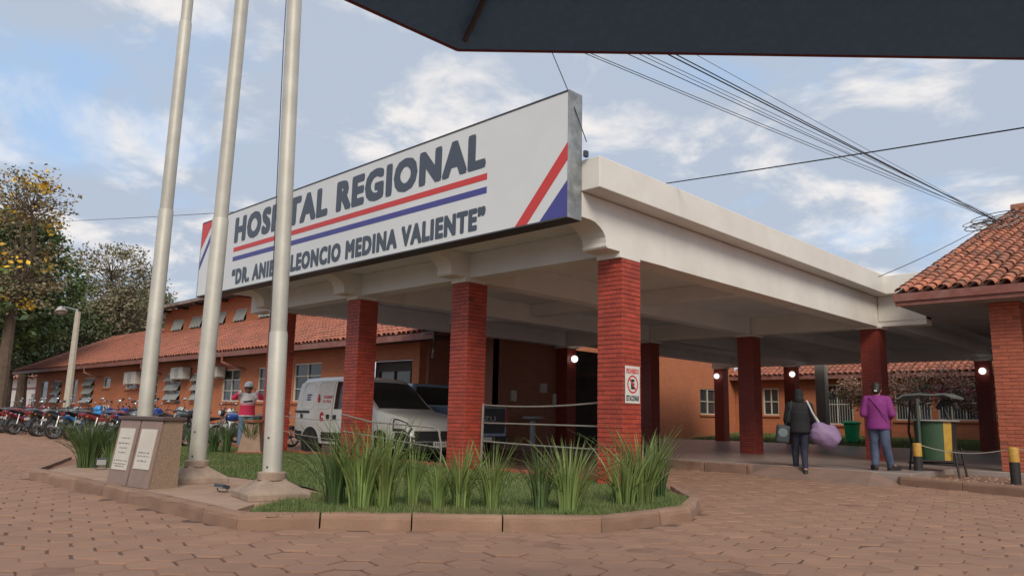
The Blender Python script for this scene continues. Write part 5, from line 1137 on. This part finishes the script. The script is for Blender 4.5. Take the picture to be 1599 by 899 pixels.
def shoes(J,m,sole,t):
    for s in 'lr':
        a=Vector(J['an'+s]); d=Vector(J['ft'+s]).normalized(); q=MB(); L=.20
        cap(q,a+Vector((0,0,-.01)),a+d*.05+Vector((0,0,-.045)),.045,.045); cap(q,a-d*.03+Vector((0,0,-.05)),a+d*L+Vector((0,0,-.055)),.046,.040); remesh('shoe',q,m,t,.010,3)
        q=MB(); c=a+d*.075; Mx=Matrix.Translation((c.x,c.y,a.z-.098))@Matrix.Rotation(math.atan2(d.y,d.x),4,'Z'); q.prism([(-.13,-.036),(-.10,-.045),(.08,-.048),(.15,-.03),(.16,0),(.15,.03),(.08,.048),(-.10,.045),(-.13,.036)],2,0,.028); 
        o=q.build('sole',sole,t,local=True); o.data.transform(Mx)
M_blkc=mat('black_cloth',(.011,.011,.013),.85,.15,12,bump=.3,bscale=90); M_navy=mat('navy_cloth',(.022,.024,.045),.85,.15,12,bump=.2,bscale=120); M_purp=mat('purple_cloth',(.20,.025,.17),.8,.12,9,bump=.3,bscale=80); M_jean=mat('denim',(.055,.075,.13),.85,.25,9,bump=.3,bscale=150,dirt=(.12,.16,.22),dscale=6,damt=.5); M_sole=mat('sole_white',(.55,.53,.5),.7); M_bsh=mat('black_shoe',(.02,.018,.018),.6)
# walker in black with two bags (seen from behind)
wp_=at(1247,743,2,.035); HW=CYAW-.36+.1
J=dict(head=(0,.06,1.50),neck=(0,.0,1.36),chest=(0,.0,1.18),pelvis=(0,0,.88),shl=(-.165,0,1.30),shr=(.165,0,1.30),ell=(-.235,-.02,1.04),elr=(.235,-.03,1.05),wrl=(-.20,.14,.90),wrr=(.22,.12,.93),hpl=(-.085,0,.86),hpr=(.085,0,.86),knl=(-.085,.16,.48),knr=(.06,.03,.46),anl=(-.08,.20,.115),anr=(.05,-.20,.11),ftl=(0,1,0),ftr=(.1,1,0))
w1=person('person in black hooded jacket walking away with two bags',(wp_.x,wp_.y+.15,.035),HW,J,None,[('jacket',jacket(J,.082,.80,.20,.15),M_blkc,.013),('trousers',trousers(J,(.105,.070,.052),.86),M_navy,.012)])
shoes(J,M_bsh,M_sole,w1)
g=MB(); g.ball((0,.055,1.515),(.095,.11,.125),14); g.ball((0,-.02,1.42),(.10,.09,.09),12); remesh('hood',g,M_blkc,w1,.012)
# shoulder bag and duffel: things of their own
Rz=Matrix.Rotation(HW,4,'Z'); wl=Vector((wp_.x,wp_.y+.15,.035))
def wpt(x,y,z): return wl+Rz@Vector((x,y,z))
M_sb=mat('bag_dark',(.03,.04,.045),.6,.2,10,bump=.2); M_sp=mat('bag_patch',(.13,.16,.17),.6); M_lil=mat('duffel_lilac',(.24,.16,.28),.6,.15,7,bump=.8,bscale=14); M_wst=mat('strap_white',(.5,.49,.5),.7)
t=thing('shoulder_bag','dark grey shoulder bag with pale round patch on the walker\'s left hip','bag',wpt(-.30,-.04,.62))
q=MB(); q.cbox((0,0,0),(.25,.13,.34),Matrix.Translation(wpt(-.32,-.06,.77))@Rz@Matrix.Rotation(.12,4,'Y')); q.build('bag_body',M_sb,t,bevel=.04,seg=3)
q=MB(); q.lathe([(.085,0),(.085,.004)],20,Matrix.Translation(wpt(-.32,-.128,.80))@Rz@Matrix.Rotation(R(90),4,'X')); q.build('patch',M_sp,t)
q=MB(); q.path([wpt(-.26,-.06,.93),wpt(-.22,-.15,1.10),wpt(-.17,-.135,1.26),wpt(-.14,-.03,1.395),wpt(-.16,.10,1.30),wpt(-.26,.03,.93)],.013,6); q.build('strap',M_sb,t,smooth=True)
t=thing('duffel_bag','large lilac duffel bag hanging at the walker\'s right side','bag',wpt(.42,-.02,.60))
q=MB(); Mx=Matrix.Translation(wpt(.44,-.04,.76))@Rz@Matrix.Rotation(.45,4,'Y'); r9=random.Random(2)
q.lathe([(.02,-.27),(.10,-.29),(.17,-.25),(.215,-.14),(.20,-.05),(.235,.04),(.225,.14),(.17,.23),(.10,.26),(.02,.24)],16,Mx@Matrix.Rotation(R(90),4,'Y')); q.v=[tuple(Vector(v)+Vector((r9.gauss(0,.020),r9.gauss(0,.020),r9.gauss(0,.020)))) for v in q.v]
o=q.build('bag_body',M_lil,t,smooth='full'); sbm=o.modifiers.new('s','SUBSURF'); sbm.levels=1; sbm.render_levels=2
q=MB(); q.path([wpt(.36,-.10,.92),wpt(.28,-.17,1.05),wpt(.20,-.16,1.22),wpt(.14,-.04,1.40),wpt(.17,.10,1.30),wpt(.40,.08,.94)],.017,6); q.build('strap',M_wst,t,smooth=True)
# standing person in purple (seen from behind)
pp_=at(1374,739,2,.16); HP=CYAW-.46-.1
J=dict(head=(0,.05,1.47),neck=(0,0,1.33),chest=(0,-.01,1.15),pelvis=(0,0,.86),shl=(-.165,0,1.27),shr=(.165,0,1.27),ell=(-.235,-.04,1.02),elr=(.24,-.03,1.02),wrl=(-.17,.19,1.00),wrr=(.17,.18,.95),hpl=(-.085,0,.84),hpr=(.085,0,.84),knl=(-.08,.05,.47),knr=(.11,-.02,.46),anl=(-.08,-.02,.11),anr=(.16,.10,.11),ftl=(-.35,.9,0),ftr=(.6,.8,0))
w2=person('person in purple jacket and jeans standing with back turned',(pp_.x-.1,pp_.y+.35,.195),HP,J,None,[('jacket',jacket(J,.082,.74,.20,.145),M_purp,.013),('trousers',trousers(J,(.11,.082,.068),.95),M_jean,.012)])
shoes(J,M_bsh,M_bsh,w2)
g=MB(); g.ball((0,.03,1.50),(.088,.100,.105),14); g.ball((0,-.035,1.455),(.075,.065,.085),12); remesh('hair',g,M_hair,w2,.010)
q=MB(); q.cbox((.0,-.10,1.44),(.05,.018,.03)); q.build('hair_clip',M_sole,w2,local=True,bevel=.005)
q=MB(); q.path([(-.12,-.10,1.33),(-.02,-.165,1.20),(.12,-.175,1.02),(.20,-.13,.90)],.010,5); q.build('bag_strap',M_purp,w2,local=True)
# helmeted man facing the camera
hp=at(386,640,1,9.7); hp.z=0; HM=math.atan2(-hp.x,hp.y)+math.pi
J=dict(head=(0,.02,1.62),neck=(0,0,1.47),chest=(0,0,1.27),pelvis=(0,0,.95),shl=(-.18,0,1.41),shr=(.18,0,1.41),ell=(-.36,.10,1.36),elr=(.36,.10,1.34),wrl=(-.17,.17,1.53),wrr=(.17,.17,1.53),hdl=(.35,-.1,1),hdr=(-.35,-.1,1),hpl=(-.09,0,.93),hpr=(.09,0,.93),knl=(-.11,.02,.50),knr=(.11,.03,.50),anl=(-.12,0,.11),anr=(.12,0,.11),ftl=(-.2,1,0),ftr=(.2,1,0),curl=.9)
M_jer=bpy.data.materials.new('jersey'); M_jer.use_nodes=True; tt=M_jer.node_tree; tcn=N(tt,'ShaderNodeTexCoord'); sx=N(tt,'ShaderNodeSeparateXYZ'); Lk(tt,tcn.outputs['Object'],sx.inputs[0])
ab=N(tt,'ShaderNodeMath',operation='ABSOLUTE'); Lk(tt,sx.outputs[0],ab.inputs[0])
r1=N(tt,'ShaderNodeMapRange'); Lk(tt,sx.outputs[2],r1.inputs[0]); [setattr(r1.inputs[i+1],'default_value',v) for i,v in enumerate((1.14,1.26,0,1))]
r2=N(tt,'ShaderNodeMapRange'); Lk(tt,ab.outputs[0],r2.inputs[0]); [setattr(r2.inputs[i+1],'default_value',v) for i,v in enumerate((.20,.27,1,0))]
mm=N(tt,'ShaderNodeMath',operation='MULTIPLY'); Lk(tt,r1.outputs[0],mm.inputs[0]); Lk(tt,r2.outputs[0],mm.inputs[1])
r3=N(tt,'ShaderNodeMath',operation='LESS_THAN'); Lk(tt,sx.outputs[2],r3.inputs[0]); r3.inputs[1].default_value=.905
mx_=N(tt,'ShaderNodeMath',operation='MAXIMUM'); Lk(tt,mm.outputs[0],mx_.inputs[0]); Lk(tt,r3.outputs[0],mx_.inputs[1])
mc=N(tt,'ShaderNodeMix',data_type='RGBA'); Lk(tt,mx_.outputs[0],mc.inputs[0]); mc.inputs[6].default_value=(.70,.035,.10,1); mc.inputs[7].default_value=(.78,.74,.73,1)
Lk(tt,mc.outputs[2],tt.nodes['Principled BSDF'].inputs['Base Color']); tt.nodes['Principled BSDF'].inputs['Roughness'].default_value=.8
w3=person('man in pink and white jersey fastening a white helmet beside the motorcycles',hp,HM,J,None,[('jersey',jacket(J,.075,.87,.20,.14,.95),M_jer,.013),('jeans',trousers(J,(.11,.085,.07),.95),mat('light_denim',(.16,.24,.34),.85,.2,9),.012)])
shoes(J,M_bsh,M_sole,w3)
M_hm=mat('helmet_shell',(.52,.53,.53),.25,.05,5,coat=.5)
hl=thing('motorcycle_helmet','white open helmet worn by the man in the pink jersey','helmet',hp+Vector((0,0,1.6)))
def hpt(v): return hp+Matrix.Rotation(HM,4,'Z')@Vector(v)
q=MB(); Mh=Matrix.Translation(hpt((0,.02,1.655)))@Matrix.Rotation(HM,4,'Z')@Matrix.Diagonal((.125,.15,.135,1)); q.lathe([(math.cos(a)*1,math.sin(a)) for a in [R(-12+102*i/9) for i in range(10)]],20,Mh,cap=False); o=q.build('shell',M_hm,hl,smooth=True); so=o.modifiers.new('s','SOLIDIFY'); so.thickness=.014
q=MB(); q.path([hpt((-.11,.06,1.635)),hpt((-.07,.17,1.625)),hpt((0,.20,1.622)),hpt((.07,.17,1.625)),hpt((.11,.06,1.635))],.014,6); q.build('visor_rim',M_vb,hl,smooth=True)
q=MB(); q.path([hpt((-.10,.03,1.62)),hpt((-.07,.06,1.52)),hpt((0,.09,1.485)),hpt((.07,.06,1.52)),hpt((.10,.03,1.62))],.010,6); q.build('chin_strap',M_vb,hl,smooth=True)
q=MB(); q.path([(-.12,.150,1.285),(-.04,.160,1.27),(.06,.158,1.255),(.11,.145,1.26)],.018,5); q.build('jersey_print',M_blkc,w3,local=True)
